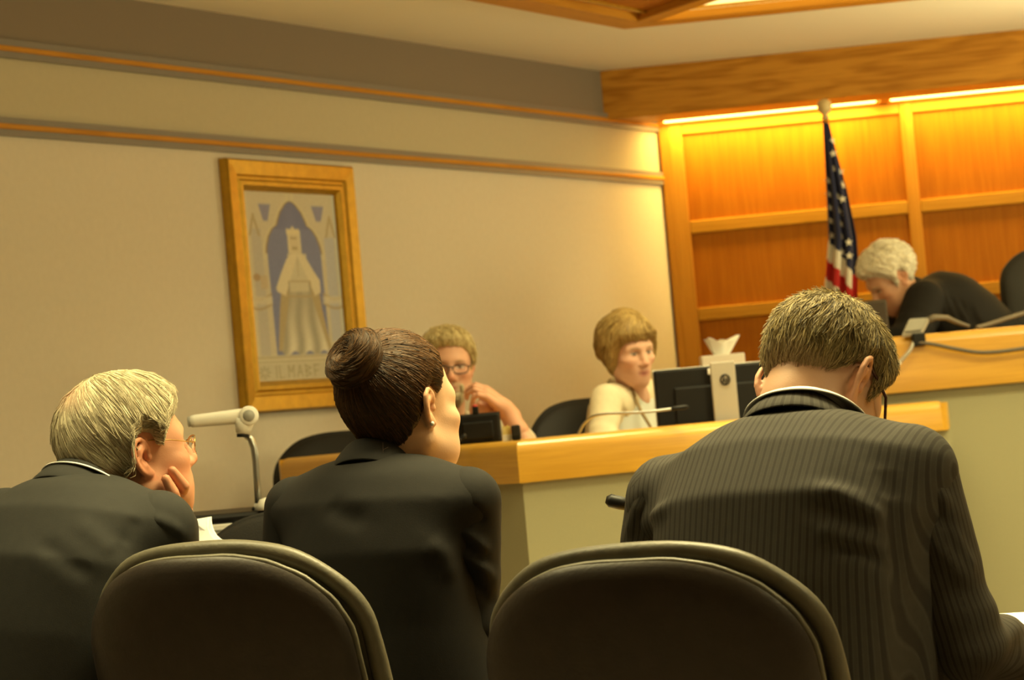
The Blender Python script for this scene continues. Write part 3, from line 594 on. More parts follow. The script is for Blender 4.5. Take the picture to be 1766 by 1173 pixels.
# ------------------------------------------------------------------ chairs
def outline(W, H, r_top, r_bot, taper, n=18):
    """rounded outline of a chair back in (u, v), v from 0 to H, narrower by taper at the foot"""
    pts = []
    for (cx_, cy_, r, a0) in ((W - r_bot - taper, r_bot, r_bot, -90), (W - r_top, H - r_top * .8, r_top, 0), (-W + r_top, H - r_top * .8, r_top, 90), (-W + r_bot + taper, r_bot, r_bot, 180)):
        for k in range(n + 1):
            a = R_(a0 + 90 * k / n); ry = r * .8 if a0 in (0, 90) else r
            pts.append((cx_ + r * math.cos(a), cy_ + ry * math.sin(a)))
    out = []
    for i in range(len(pts)):                    # resample the long sides so they can curve
        a = pts[i]; b = pts[(i + 1) % len(pts)]; d = math.hypot(b[0] - a[0], b[1] - a[1]); m = max(1, int(d / .04))
        for k in range(m): out.append((a[0] + (b[0] - a[0]) * k / m, a[1] + (b[1] - a[1]) * k / m))
    for _ in range(3): out = [((out[i - 1][0] + 2 * p[0] + out[(i + 1) % len(out)][0]) / 4, (out[i - 1][1] + 2 * p[1] + out[(i + 1) % len(out)][1]) / 4) for i, p in enumerate(out)]
    return out
def pillow(out, tf, tb, y0, curve, arch=0, rings=9, wr=0, power=2.6, H=.6):
    """puffed pad: outline in (u, v), front swelling tf (towards +y) and back tb, wrapped forward at the sides"""
    cu = 0.; cv = sum(p[1] for p in out) / len(out); v = []; f = []; n = len(out)
    def add(side, t):
        for k in range(rings + 1):
            s = 1 - (1 - math.cos(math.pi / 2 * k / rings)) if False else math.sin(math.pi / 2 * (1 - k / rings))
            for j, (u, w) in enumerate(out):
                uu = cu + (u - cu) * s; vv_ = cv + (w - cv) * s
                th = t * (1 - s ** power) ** (1 / 2.2)
                v.append((uu, y0 + side * th + curve * uu * uu + arch * ((vv_ - H * .45) / H) ** 2 + wr * math.sin(uu * 70 + vv_ * 31) * (s ** 4), vv_))
    add(1, tf); b = len(v); add(-1, tb)
    for base, flip in ((0, 0), (b, 1)):
        for k in range(rings):
            for j in range(n):
                q = (base + k * n + j, base + k * n + (j + 1) % n, base + (k + 1) * n + (j + 1) % n, base + (k + 1) * n + j); f.append(q[::-1] if not flip else q)
    for j in range(n): pass
    return v, f
def make_office_chair(label, group=None, W=.250, H=.608, m_shell=None, m_pad=None):
    e = empty('office_chair', (0, 0, 0), 0, label, 'chair', group)
    rec = Matrix.Translation((0, -.20, .43)) @ Matrix.Rotation(R_(13), 4, 'X')      # the back leans away from the front (+y)
    o1 = outline(W, H, .21, .12, .0); v, f = pillow(o1, .012, .030, -.02, .55, .0, H=H, power=5.0)
    mesh_obj('back_shell', [rec @ Vector(p) for p in v], f, m_shell or M['leather'], e)
    o2 = outline(W + .012, H + .006, .212, .12, .0); v, f = pillow(o2, .055, .012, .040, .55, -.05, wr=.0012, H=H)
    cu_ = mesh_obj('back_cushion', [rec @ Vector(p) for p in v], f, m_pad or M['leather2'], e)
    oo = outline(W + .004, H, .21, .12, .0); roll = [rec @ Vector((u, .034 + .55 * u * u - .05 * ((vv_ - H * .45) / H) ** 2, vv_)) for i, (u, vv_) in enumerate(oo)]
    MB().tube(roll, [.0150 + .0008 * math.sin(i * .9) + .0006 * math.sin(i * .37) for i in range(len(roll))], 14, closed=True).build('edge_roll', m_pad or M['leather2'], e, True)
    pip = [rec @ Vector((u * .985, -.006 + .55 * u * u + .0015 * math.sin(i * 1.7), vv_ * .985 + .004)) for i, (u, vv_) in enumerate(o1)]
    MB().tube(pip, .0055, 6, closed=True).build('piping', m_pad or M['leather2'], e, True)
    o3 = outline(.25, .5, .1, .1, .0); v, f = pillow(o3, .05, .04, 0, .1)
    mesh_obj('seat_cushion', [(p[0], p[2] - .22, p[1] + .44) for p in v], [q[::-1] for q in f], m_pad or M['leather2'], e)
    for s in (-1, 1):
        MB().tube([(s * .24, -.12, .40), (s * .30, -.1, .42), (s * .30, -.06, .62), (s * .30, .16, .64)], .014, 8).box((s * .30, .06, .655), (.06, .26, .03), bev=.01).build('armrest', M['black'], e, True)
    MB().tube([(0, 0, .1), (0, 0, .25), (0, 0, .25), (0, 0, .40)], [.03, .03, .02, .02], 14).build('gas_column', M['black'], e, True)
    for k in range(5):
        a = R_(72 * k + 18); d = Vector((math.cos(a), math.sin(a), 0))
        l = MB().tube([(0, 0, .11), d * .16 + Vector((0, 0, .10)), d * .30 + Vector((0, 0, .075))], [.026, .022, .016], 8).build('base_leg', M['black'], e, True)
        MB().tube([d * .30 + Vector((-d.y * .022, d.x * .022, .03)), d * .30 + Vector((d.y * .022, -d.x * .022, .03))], .03, 14).build('caster', M['black'], l, True)
    return e
def place(e, x, y, yaw): e.location = (x, y, 0); e.rotation_euler = (0, 0, -R_(yaw)); return e
GCH = 'dark leather swivel chairs at the front table'
ch1 = make_office_chair('dark brown leather chair back between white-haired man and woman with bun', GCH)
ch2 = dup(ch1); ch2['label'] = 'dark brown leather chair back behind the man in the pinstripe suit'
for c_ in ch2.children:
    if c_.name.split('.')[0] in ('back_shell', 'back_cushion', 'edge_roll', 'piping', 'seat_cushion'): c_.location.z -= .03
ch3 = dup(ch1); ch3['label'] = 'dark leather chair at the lower left corner behind the white-haired man'
def chair_at(e, px, py, Y, yaw, z=0.0, back=.345):
    p = P(px, py, Y); y = R_(yaw); e.location = (p.x + back * math.sin(y), p.y + back * math.cos(y), z); e.rotation_euler = (0, 0, -y)
chair_at(ch1, 330, 950, 4.15, 27); chair_at(ch2, 1068, 948, 3.55, 27); chair_at(ch3, -190, 960, 4.55, 27)
GBK = None
cb1 = make_office_chair('black office chair back at far left behind the counter, left of the bearded man', GBK, .25, .60, M['black_soft'], M['black_soft'])
chair_at(cb1, 585, 748, 9.15, 165, .16)
cb2 = dup(cb1); cb2['label'] = 'black office chair in which the clerk woman sits'; chair_at(cb2, 1010, 707, 9.35, 160, .2)
cb3 = dup(cb1); cb3['label'] = 'black chair in which the bearded man sits, hidden behind the black monitor'; chair_at(cb3, 792, 742, 9.45, 178, .12)
cb4 = dup(cb1); cb4['label'] = 'empty black chair beyond the front table, right of the document camera'; chair_at(cb4, 528, 880, 5.85, 205, 0)
jc = make_office_chair('tall black judge chair at the right edge', None, .29, .88, M['black_soft'], M['black_soft']); chair_at(jc, 1838, 418, 10.85, 182, .4, back=.40)
jc2 = dup(cb1); jc2['label'] = 'black chair under the white-haired judge, hidden by the robe'; chair_at(jc2, 1668, 560, 10.95, 215, .4)
MB().prism([(-.45, 8.75), (.1, 8.2), (1.2, 8.75), (1.2, 9.9), (-.2, 9.9)], 0, .12).build('clerk_platform', M['carpet'], ck)
# ------------------------------------------------------------------ the lawyers' table and what is on it
TY = R_(28); TR_ = Vector((math.cos(TY), -math.sin(TY), 0)); TF = Vector((math.sin(TY), math.cos(TY), 0))
def onT(r, f, z=.75): return TR_ * r + TF * f + Vector((0, 0, z))
tw = Matrix.Translation(onT(-2.05, 4.31, 0)) @ Matrix.Rotation(-TY, 4, 'Z')
tab = empty('counsel_table', onT(-2.05, 4.31, 0), 0, 'long oak table in front of the three seated lawyers', 'table')
MB().box((0, 0, .73), (2.9, .74, .04), bev=.008).build('tabletop', M['oak_light'], tab, 'auto', mw=tw)
MB().box((0, .30, .42), (2.5, .025, .54)).build('modesty_panel', M['oak_x'], tab, mw=tw)
for sx in (-1, 1):
    for sy in (-1, 1): MB().box((sx * 1.3, sy * .29, .355), (.06, .06, .71), bev=.004).build('leg', M['oak_z'], tab, mw=tw)
def sheet_on(name, label, p, ang, w=.216, h=.279, m=None, cat='paper', n=1):
    e = MB().box((0, 0, .0012 * n), (w, h, .0024 * n), bev=.0004).build(name, m or M['paper'], None, mw=Matrix.Translation(p) @ Matrix.Rotation(ang, 4, 'Z')); return setp(e, label, cat)
pp_ = Pz(1800, 1072, .75); sheet_on('paper_sheet', 'white paper on the table at the right edge under the pinstripe man hand', (pp_.x, pp_.y, .751), -TY + .15, n=2)
pp_ = Pz(796, 1166, .75); sheet_on('paper_sheet', 'white paper corner on the table between the woman and the middle chair', (pp_.x + .11, pp_.y + .09, .751), -TY + .35, n=2)
# microphone at the table, its dark head showing left of the pinstripe sleeve
goose('table_microphone', 'dark foam microphone head showing left of the pinstripe man', [(1175, 985, 4.5), (1150, 920, 4.5), (1110, 880, 4.5), (1080, 870, 4.5)], .005, .036, .75, None, .012)
# lectern cart with document camera
lc = P(385, 886, 6.2); LZ = lc.z
le = empty('lectern_cart', (lc.x, lc.y + .15, 0), 0, 'black lectern cart with an open paper bay, left of the empty black chair', 'lectern')
lx, ly = lc.x - .06, 6.2 + .2
ol = [(-.30, -.2), (.24, -.2), (.27, -.17), (.27, .2), (-.3, .2)]
MB().box((lx, ly, LZ - .012), (.40, .40, .024), bev=.010).build('top_board', M['black'], le)
for s in (-1, 1): MB().box((lx + s * .19, ly, (LZ - .02) / 2), (.02, .38, LZ - .02), bev=.004).build('side_panel', M['black'], le)
MB().box((lx, ly + .17, (LZ - .02) / 2), (.36, .02, LZ - .02)).build('back_panel', M['black'], le)
MB().box((lx, ly, .1), (.36, .36, .02)).build('bottom_board', M['black'], le)
w0 = P(362, 912, 6.19); w1 = P(401, 909, 6.19); wz = (P(382, 904, 6.19).z + P(382, 921, 6.19).z) / 2; wh = P(382, 904, 6.19).z - P(382, 921, 6.19).z
dv = empty('white_device', ((w0.x + w1.x) / 2, 6.24, wz - wh / 2), 0, 'white flat box lying in the open bay of the black lectern', 'box')
MB().box(((w0.x + w1.x) / 2, 6.27, wz), (w1.x - w0.x, .14, wh), bev=.004).build('case', M['white_plastic'], dv); MB().box(((w0.x + w1.x) / 2, 6.199, wz - .003), ((w1.x - w0.x) * .6, .004, .003)).build('slot', M['grey_plastic'], dv)
MB().box(((w0.x + w1.x) / 2, 6.28, wz - wh / 2 - .006), (w1.x - w0.x + .06, .2, .012)).build('bay_shelf', M['black'], le)
q0 = P(401, 906, 6.185); q1 = P(410, 935, 6.185); dv2 = empty('white_stand', ((q0.x + q1.x) / 2, 6.2, q1.z), 0, 'small white upright stand at the right side of the lectern bay', 'stand')
MB().tube([(q1.x - .004, 6.2, q1.z - .25), (q1.x - .004, 6.2, q1.z), (q1.x - .003, 6.2, q0.z - .012), (q1.x - .001, 6.2, q0.z)], [.007, .007, .008, .011], 10).build('post', M['white_plastic'], dv2, True); MB().lathe([(.035, 0), (.035, .008), (.01, .014)], (q1.x - .004, 6.2, q1.z - .25), 16).build('foot', M['white_plastic'], dv2, True)
# open notebook whose white pages curl up, on the table
YN = 5.2; curve = [(352, 896), (354, 902), (358, 911), (363, 919), (369, 926), (377, 932), (388, 937)]
sb = P(352, 936, YN); bk_ = empty('open_notebook', (sb.x, YN + .05, .75), 0, 'open notebook with curled white pages right of the white-haired man sleeve', 'notebook')
def page(name, pts, y0, th, m):
    w = [P(a, b, YN) for a, b in pts]; zt = max(p.z for p in w); lean = lambda p: y0 + .10 * ((p.z - w[-1].z) / max(.01, zt - w[-1].z)) ** 2
    n = len(w); v = [(p.x, lean(p), p.z) for p in w] + [(p.x + .0015, lean(p) + th, p.z + .0012) for p in w]
    f = [tuple(range(n)), tuple(range(2 * n - 1, n - 1, -1))] + [(i, i + n, (i + 1) % n + n, (i + 1) % n) for i in range(n)]; mesh_obj(name, v, f, m, bk_, False)
page('page', [(322, 904), (346, 898)] + [(a - 6, b + 2) for a, b in curve[1:]] + [(384, 960), (322, 960)], YN, .004, mat('pale_grey_paper', (.66, .66, .68), .8))
page('page', [(322, 901), (352, 896)] + curve[1:] + [(392, 965), (322, 965)], YN + .006, .008, M['paper'])
MB().box((sb.x, YN + .12, (.75 + P(352, 962, YN).z) / 2), (.14, .16, max(.02, P(352, 962, YN).z - .75)), bev=.01).build('cover', M['black'], bk_)
# document camera
dc = empty('document_camera', P(452, 884, 6.25), 0, 'white document camera with a grey bent arm, right of the white-haired man', 'document camera')
a = P(330, 727, 6.2); b = P(432, 716, 6.2); r0, r1 = 11 / F_PX * 6.2, 13.5 / F_PX * 6.2
d = (b - a).normalized()
MB().tube([a - d * .004, a, a + d * .01, a.lerp(b, .5), b, b + d * .012, b + d * .016], [r0 * .6, r0 * .95, r0, (r0 + r1) / 2, r1, r1 * .9, r1 * .4], 20).build('head', M['white_plastic'], dc, True)
MB().tube([a - d * .008, a - d * .003], [r0 * .82, r0 * .82], 20).build('end_cap', M['grey_plastic'], dc, True)
kn = P(429, 717, 6.2); fr = Vector((0.12, -1, 0)).normalized()
MB().tube([kn - fr * .01, kn + fr * .02, kn + fr * .024], [r1 * 1.25, r1 * 1.25, r1 * 1.1], 24).build('hub', M['white_plastic'], dc, True)
MB().tube([kn + fr * .022, kn + fr * .027], [r1 * .8, r1 * .7], 20).build('knob', M['grey_plastic'], dc, True)
n0 = P(422, 722, 6.2); n1 = P(419, 748, 6.2); MB().tube([n0, n0.lerp(n1, .5), n1], [.026, .021, .017], 18).build('neck', M['white_plastic'], dc, True)
n2 = P(419, 754, 6.2); MB().tube([n1, n2], [.015, .015], 16).build('collar', M['black'], dc, True)
arm = [P(*q, 6.22) for q in ((424, 750), (432, 757), (438, 772), (441, 795), (443, 825), (446, 868))]
MB().tube(arm, .0085, 10).build('arm', M['chrome'], dc, True)
g0 = P(450, 866, 6.25); MB().tube([Vector((arm[-1].x + .006, 6.25, LZ)), Vector((arm[-1].x + .004, 6.25, g0.z))], [.022, .018], 18).build('base_post', M['white_plastic'], dc, True)
MB().lathe([(.026, 0), (.026, .012), (.018, .026), (.0, .03)], (P(462, 880, 6.2).x, 6.2, LZ), 18).build('base_button', M['white_plastic'], dc, True)
MB().box((arm[-1].x + .03, 6.34, LZ + .004), (.10, .20, .008), bev=.003).build('base', M['black'], dc)
# ------------------------------------------------------------------ signed distance modelling: smooth figures as one surface
def smin(a, b, k):
    h = np.maximum(k - np.abs(a - b), 0) / k; return np.minimum(a, b) - h * h * k * .25
def arr(p): return np.asarray(p, np.float32)
class Ell:
    def __init__(s, c, r, R=None): s.c = arr(c); s.r = arr(r); s.R = None if R is None else arr(R); m = max(r); s.lo = s.c - m; s.hi = s.c + m
    def __call__(s, p):
        q = p - s.c
        if s.R is not None: q = q @ s.R
        k0 = np.linalg.norm(q / s.r, axis=1); k1 = np.linalg.norm(q / (s.r * s.r), axis=1); return k0 * (k0 - 1) / np.maximum(k1, 1e-6)
class Cap:
    def __init__(s, a, b, ra, rb): s.a = arr(a); s.b = arr(b); s.ra = ra; s.rb = rb; m = max(ra, rb); s.lo = np.minimum(s.a, s.b) - m; s.hi = np.maximum(s.a, s.b) + m
    def __call__(s, p):
        pa = p - s.a; ba = s.b - s.a; h = np.clip(pa @ ba / max(1e-9, float(ba @ ba)), 0, 1); return np.linalg.norm(pa - h[:, None] * ba, axis=1) - (s.ra + (s.rb - s.ra) * h)
class Chain:
    def __init__(s, pts, rs): s.c = [Cap(pts[i], pts[i + 1], rs[i], rs[i + 1]) for i in range(len(pts) - 1)]; s.lo = np.min([c.lo for c in s.c], 0); s.hi = np.max([c.hi for c in s.c], 0)
    def __call__(s, p):
        d = s.c[0](p)
        for c in s.c[1:]: d = np.minimum(d, c(p))
        return d
class Loft:
    """torso: elliptical sections stacked along a leaning axis; secs rows are (h, half width, half depth, forward shift)"""
    def __init__(s, base, top, right, secs, grow=0, power=2.3):
        s.b = arr(base); ax = arr(top) - s.b; s.L = float(np.linalg.norm(ax)); s.t = ax / s.L; r = arr(right); r = r - s.t * (r @ s.t); s.r = r / np.linalg.norm(r); s.f = np.cross(s.t, s.r)
        s.S = np.array(secs, np.float32); s.g = grow; s.pw = power; m = .34; c = np.stack([s.b, arr(top)]); s.lo = c.min(0) - m; s.hi = c.max(0) + m
    def __call__(s, p):
        q = p - s.b; h = (q @ s.t) / s.L; hc = np.clip(h, s.S[0, 0], s.S[-1, 0]); w = np.interp(hc, s.S[:, 0], s.S[:, 1]) + s.g; d = np.interp(hc, s.S[:, 0], s.S[:, 2]) + s.g; o = np.interp(hc, s.S[:, 0], s.S[:, 3])
        x = np.abs(q @ s.r); y = np.abs(q @ s.f - o); e = s.pw
        k = ((x / w) ** e + (y / d) ** e) ** (1 / e); rad = np.sqrt(x * x + y * y) / np.maximum(k, 1e-4)
        side = (k - 1) * np.minimum(rad, .2) * .85; cap = np.maximum(s.S[0, 0] - h, h - s.S[-1, 0]) * s.L
        return smin_neg(side, cap, .05)
def smin_neg(a, b, k): return -smin(-a, -b, k)
class Shape:
    def __init__(s): s.ops = []
    def add(s, pr, k=.01): s.ops.append((0, pr, k)); return s
    def sub(s, pr, k=.01): s.ops.append((1, pr, k)); return s
    def __call__(s, p, cull=True, m=.03):
        d = np.full(len(p), 1.0, np.float32)
        for op, pr, k in s.ops:
            if cull:
                mk = np.all((p > pr.lo - k - m) & (p < pr.hi + k + m), axis=1)
                if not mk.any(): continue
                q = p[mk]; v = pr(q); d[mk] = smin(d[mk], v, k) if op == 0 else smin_neg(d[mk], -v, k)
            else: v = pr(p); d = smin(d, v, k) if op == 0 else smin_neg(d, -v, k)
        return d
def bounds(sh, pad=.02):
    l = [o[1].lo for o in sh.ops if o[0] == 0]; h = [o[1].hi for o in sh.ops if o[0] == 0]; return np.min(l, 0) - pad, np.max(h, 0) + pad
def nets(fn, lo, hi, s):
    """surface nets over a grid of step s, refined only near the surface"""
    lo = arr(lo); hi = arr(hi); B = 6; nb = np.maximum(1, np.ceil((hi - lo) / (s * B)).astype(int)); n = nb * B + 1
    ax = [lo[i] + s * B * (np.arange(nb[i]) + .5) for i in range(3)]; G = np.stack(np.meshgrid(*ax, indexing='ij'), -1).reshape(-1, 3).astype(np.float32)
    dc_ = fn(G, False) if isinstance(fn, Shape) else fn(G); act = np.abs(dc_) < s * B * 1.35
    Vc = dc_.reshape(nb); val = np.full(n, 1.0, np.float32)
    fineC = np.repeat(np.repeat(np.repeat(Vc, B, 0), B, 1), B, 2); val[:-1, :-1, :-1] = fineC
    A = np.zeros(n, bool); Ab = act.reshape(nb); Af = np.repeat(np.repeat(np.repeat(Ab, B, 0), B, 1), B, 2)
    for i in (0, 1):
        for j in (0, 1):
            for k in (0, 1): A[i:n[0] - 1 + i, j:n[1] - 1 + j, k:n[2] - 1 + k] |= Af
    I = np.argwhere(A); pts = (lo + I * s).astype(np.float32)
    val[A] = fn(pts) if not isinstance(fn, Shape) else fn(pts, True, s * 3)
    ins = val < 0
    c = [val[i:n[0] - 1 + i, j:n[1] - 1 + j, k:n[2] - 1 + k] for i in (0, 1) for j in (0, 1) for k in (0, 1)]
    cnt = sum((x < 0).astype(np.int8) for x in c); cell = (cnt > 0) & (cnt < 8); ci_ = np.argwhere(cell); idx = np.full(cell.shape, -1, np.int32); idx[cell] = np.arange(len(ci_))
    cv = np.stack([x[cell] for x in c], 1); off = np.array([(i, j, k) for i in (0, 1) for j in (0, 1) for k in (0, 1)], np.float32)
    acc = np.zeros((len(ci_), 3), np.float32); w = np.zeros(len(ci_), np.float32)
    for a in range(8):
        for b in range(a + 1, 8):
            if np.abs(off[a] - off[b]).sum() == 1:
                m = (cv[:, a] < 0) != (cv[:, b] < 0); t = cv[m, a] / (cv[m, a] - cv[m, b]); acc[m] += off[a] + (off[b] - off[a]) * t[:, None]; w[m] += 1
    V = lo + (ci_ + acc / w[:, None]) * s; F = []
    for axn in range(3):
        u, v = [(1, 2), (2, 0), (0, 1)][axn]; sl0 = [slice(None)] * 3; sl1 = [slice(None)] * 3; sl0[axn] = slice(0, -1); sl1[axn] = slice(1, None)
        a = ins[tuple(sl0)]; b = ins[tuple(sl1)]; e = np.argwhere(a != b); 
        ok = (e[:, u] > 0) & (e[:, v] > 0) & (e[:, u] < n[u] - 1) & (e[:, v] < n[v] - 1); e = e[ok]; sg = a[tuple(e.T)]
        q = []
        for (du, dv) in ((1, 1), (0, 1), (0, 0), (1, 0)):
            g = e.copy(); g[:, u] -= du; g[:, v] -= dv; q.append(idx[tuple(g.T)])
        q = np.stack(q, 1); q[~sg] = q[~sg][:, ::-1]; F.append(q)
    F = np.concatenate(F); F = F[(F >= 0).all(1)]; return V.astype(np.float32), F
def relax(V, F, it=2, lam=.5):
    e = np.concatenate([F[:, [0, 1]], F[:, [1, 2]], F[:, [2, 3]], F[:, [3, 0]]]); n = len(V); cnt = np.bincount(e[:, 0], minlength=n) + np.bincount(e[:, 1], minlength=n)
    for _ in range(it):
        A = np.stack([np.bincount(e[:, 0], V[e[:, 1], i], n) + np.bincount(e[:, 1], V[e[:, 0], i], n) for i in range(3)], 1) / np.maximum(cnt, 1)[:, None]; V = V + lam * (A - V)
    return V.astype(np.float32)
def vnormals(V, F):
    nf = np.cross(V[F[:, 2]] - V[F[:, 0]], V[F[:, 3]] - V[F[:, 1]]); N = np.zeros_like(V)
    for k in range(4):
        for i in range(3): N[:, i] += np.bincount(F[:, k], nf[:, i], len(V))
    return N / np.maximum(np.linalg.norm(N, axis=1), 1e-9)[:, None]
class Frame:
    """a head (or hand) frame: position, heading clockwise from straight ahead, nod down, tilt towards the right ear, size"""
    def __init__(s, pos, az, pitch=0, roll=0, sc=1.0):
        s.c = arr(pos); s.s = sc; m = Matrix.Rotation(-R_(az), 3, 'Z') @ Matrix.Rotation(-R_(pitch), 3, 'X') @ Matrix.Rotation(R_(roll), 3, 'Y'); s.R = np.array(m, np.float32)
    def out(s, p): return (arr(p) * s.s) @ s.R.T + s.c
    def loc(s, p): return ((arr(p) - s.c) @ s.R) / s.s
# ---- the head, in its own frame: x to the right ear, y to the face, z up
def skull(fem=False, wide=1.0):
    s = Shape(); w = .95 if fem else wide
    s.add(Ell((0, -.014, .042), (.077 * w, .096, .084)), .01); s.add(Ell((0, .02, -.008), (.065 * w, .070, .098)), .03)
    return s
def ear(sh, sx, fem=False, wd=1.0, ef=0, es=1.0):
    def q(u, v, w):
        u, v = (u * .97 - v * .242) * es, (u * .242 + v * .97) * es; w = w + ef * np.clip((.012 - u) / .02, 0, 1)
        return (sx * (.068 * wd + w + max(0, -u - .002) * .62 - .0), -.012 + u * .95, -.002 + v)
    hel = [(.010, -.002, .004), (.014, .010, .008), (.012, .021, .010), (.003, .030, .011), (-.008, .031, .010), (-.017, .023, .009), (-.020, .010, .009), (-.019, -.004, .009), (-.014, -.016, .009), (-.006, -.025, .008), (.002, -.028, .006)]
    P3 = [q(*h) for h in hel]; sh.add(Chain(P3, [.0042] * 4 + [.0048] * 4 + [.0045] * 3), .004)
    sh.add(Chain([q(.006, .016, .004), q(-.006, .012, .004), q(-.008, -.004, .004), q(-.002, -.016, .004)], [.0085, .010, .010, .008]), .006)
    sh.add(Chain([q(.004, .020, .009), q(-.008, .015, .009), q(-.011, .003, .009), q(-.006, -.012, .008)], [.003, .0035, .0035, .003]), .005)
    sh.sub(Ell(q(.002, -.002, .017), (.010, .0085, .012)), .005)
    sh.add(Ell(q(.011, -.005, .006), (.005, .005, .006)), .004); sh.add(Ell(q(.0, -.027, .006), (.0055, .009, .009)), .005)
def head_shape(fem=False, nb=None, wide=1.0, old=False, neck_r=None, ears=(0, 1.0)):
    s = skull(fem, wide); w = .95 if fem else wide
    s.add(Ell((0, .03, -.055), (.054 * w, .056, .060)), .03); s.add(Ell((0, .079, -.102), (.020 if not fem else .017, .017, .017)), .03)
    for x in (-1, 1):
        s.add(Cap((x * .055 * w, -.004, -.055), (x * .018, .070, -.102), .020, .018), .025); s.add(Ell((x * .043, .062, -.022), (.023, .022, .018)), .03)
        if old: s.add(Ell((x * .042, .052, -.072), (.024, .028, .028)), .03)
    s.add(Chain([(-.045, .066, .020), (-.018, .082, .024), (.018, .082, .024), (.045, .066, .020)], [.010] * 4), .025)
    s.add(Ell((0, .076, -.064), (.034, .026, .030)), .025)
    for x in (-1, 1): s.sub(Ell((x * .032, .102, .004), (.019, .020, .012)), .014)
    s.add(Cap((0, .086, .014), (0, .110, -.028), .0075, .0115), .014); s.add(Ell((0, .108, -.031), (.0115, .0115, .0095)), .008)
    for x in (-1, 1): s.add(Ell((x * .0125, .099, -.035), (.0085, .011, .0075)), .007); s.sub(Ell((x * .006, .106, -.043), (.0035, .005, .004)), .003)
    for x in (-1, 1): s.add(Ell((x * .032, .0745, .003), (.0125, .0125, .0118)), .003)
    s.add(Chain([(-.024, .088, -.064), (-.008, .0985, -.0595), (0, .0985, -.061), (.008, .0985, -.0595), (.024, .088, -.064)], [.003, .0052, .005, .0052, .003]), .006)
    s.add(Chain([(-.022, .087, -.067), (0, .0965, -.0715), (.022, .087, -.067)], [.003, .0068, .003]), .007)
    s.sub(Chain([(-.024, .098, -.0655), (0, .108, -.0665), (.024, .098, -.0655)], [.002] * 3), .004)
    for x in (-1, 1): ear(s, x, fem, w if not fem else 1.0, *ears)
    if nb is not None:
        r = neck_r or (.048 if fem else .058); nb = arr(nb); a = np.array((0, -.018, -.05), np.float32)
        s.add(Cap(a, nb, r, r * 1.04), .035)
    return s
def head_colour(q, base, lip=(.50, .20, .15), brow=(.2, .14, .08), iris=(.10, .12, .12), blush=.16, fem=False, stubble=None):
    """colouring of skin, lips, brows, eyes and beard, with eyelid and mouth shade painted in, by place on the face"""
    c = np.tile(np.array(base, np.float32), (len(q), 1)); x, y, z = q.T
    def mixc(m, col): nonlocal c; m = np.clip(m, 0, 1)[:, None]; c = c * (1 - m) + np.array(col, np.float32) * m
    red = np.array(base) * np.array((1.08, .78, .70))
    for sx in (-1, 1): mixc(blush * 3 * np.exp(-(((x - sx * .045) / .022) ** 2 + ((y - .07) / .03) ** 2 + ((z + .03) / .022) ** 2)), red)
    mixc(blush * 3.5 * np.exp(-((x / .014) ** 2 + ((y - .112) / .02) ** 2 + ((z + .03) / .016) ** 2)), red)
    mixc((np.abs(x) > .074) * (np.abs(y + .012) < .04) * .45 * (np.abs(z) < .045), red)
    lipm = np.exp(-((x / .021) ** 4 + ((z + .0655) / .0105) ** 4)) * (y > .083); mixc(lipm * .9, lip)
    mixc(np.exp(-((x / .024) ** 4 + ((z + .0663) / .0022) ** 4)) * (y > .083) * .8, np.array(lip) * .45)  # shade between the lips painted as a dark line
    for sx in (-1, 1):
        ex = x - sx * .032; ez = z - .003
        mixc(np.exp(-((ex / .017) ** 4 + (((z - .0245 + 14 * ex * ex)) / (.0042 if not fem else .003)) ** 4)) * (y > .055) * .75, brow)
        eye = (np.abs(ez + 10 * ex * ex * np.sign(ez) * 1.0) < .0040 - 10 * ex * ex) & (y > .068)
        mixc(np.exp(-((ex / .0165) ** 4 + ((ez - .0062) / .003) ** 4)) * (y > .06) * .7, (.10, .06, .04))  # eyelid crease has no shape; its shade is painted as colour
        mixc(eye * .95, (.66, .62, .56)); mixc(eye * (np.hypot(ex, ez) < .0058), iris); mixc(eye * (np.hypot(ex, ez) < .0026), (.01, .01, .01))
    if stubble is not None:
        sc, amt = stubble; m = np.clip((-z - .043) / .012, 0, 1) * (y > .035) * (1 - lipm) * np.clip((.04 - np.abs(x)) / .012, 0, 1) * np.clip((.125 + z) / .006, 0, 1); mixc(m * amt, sc)
    return c
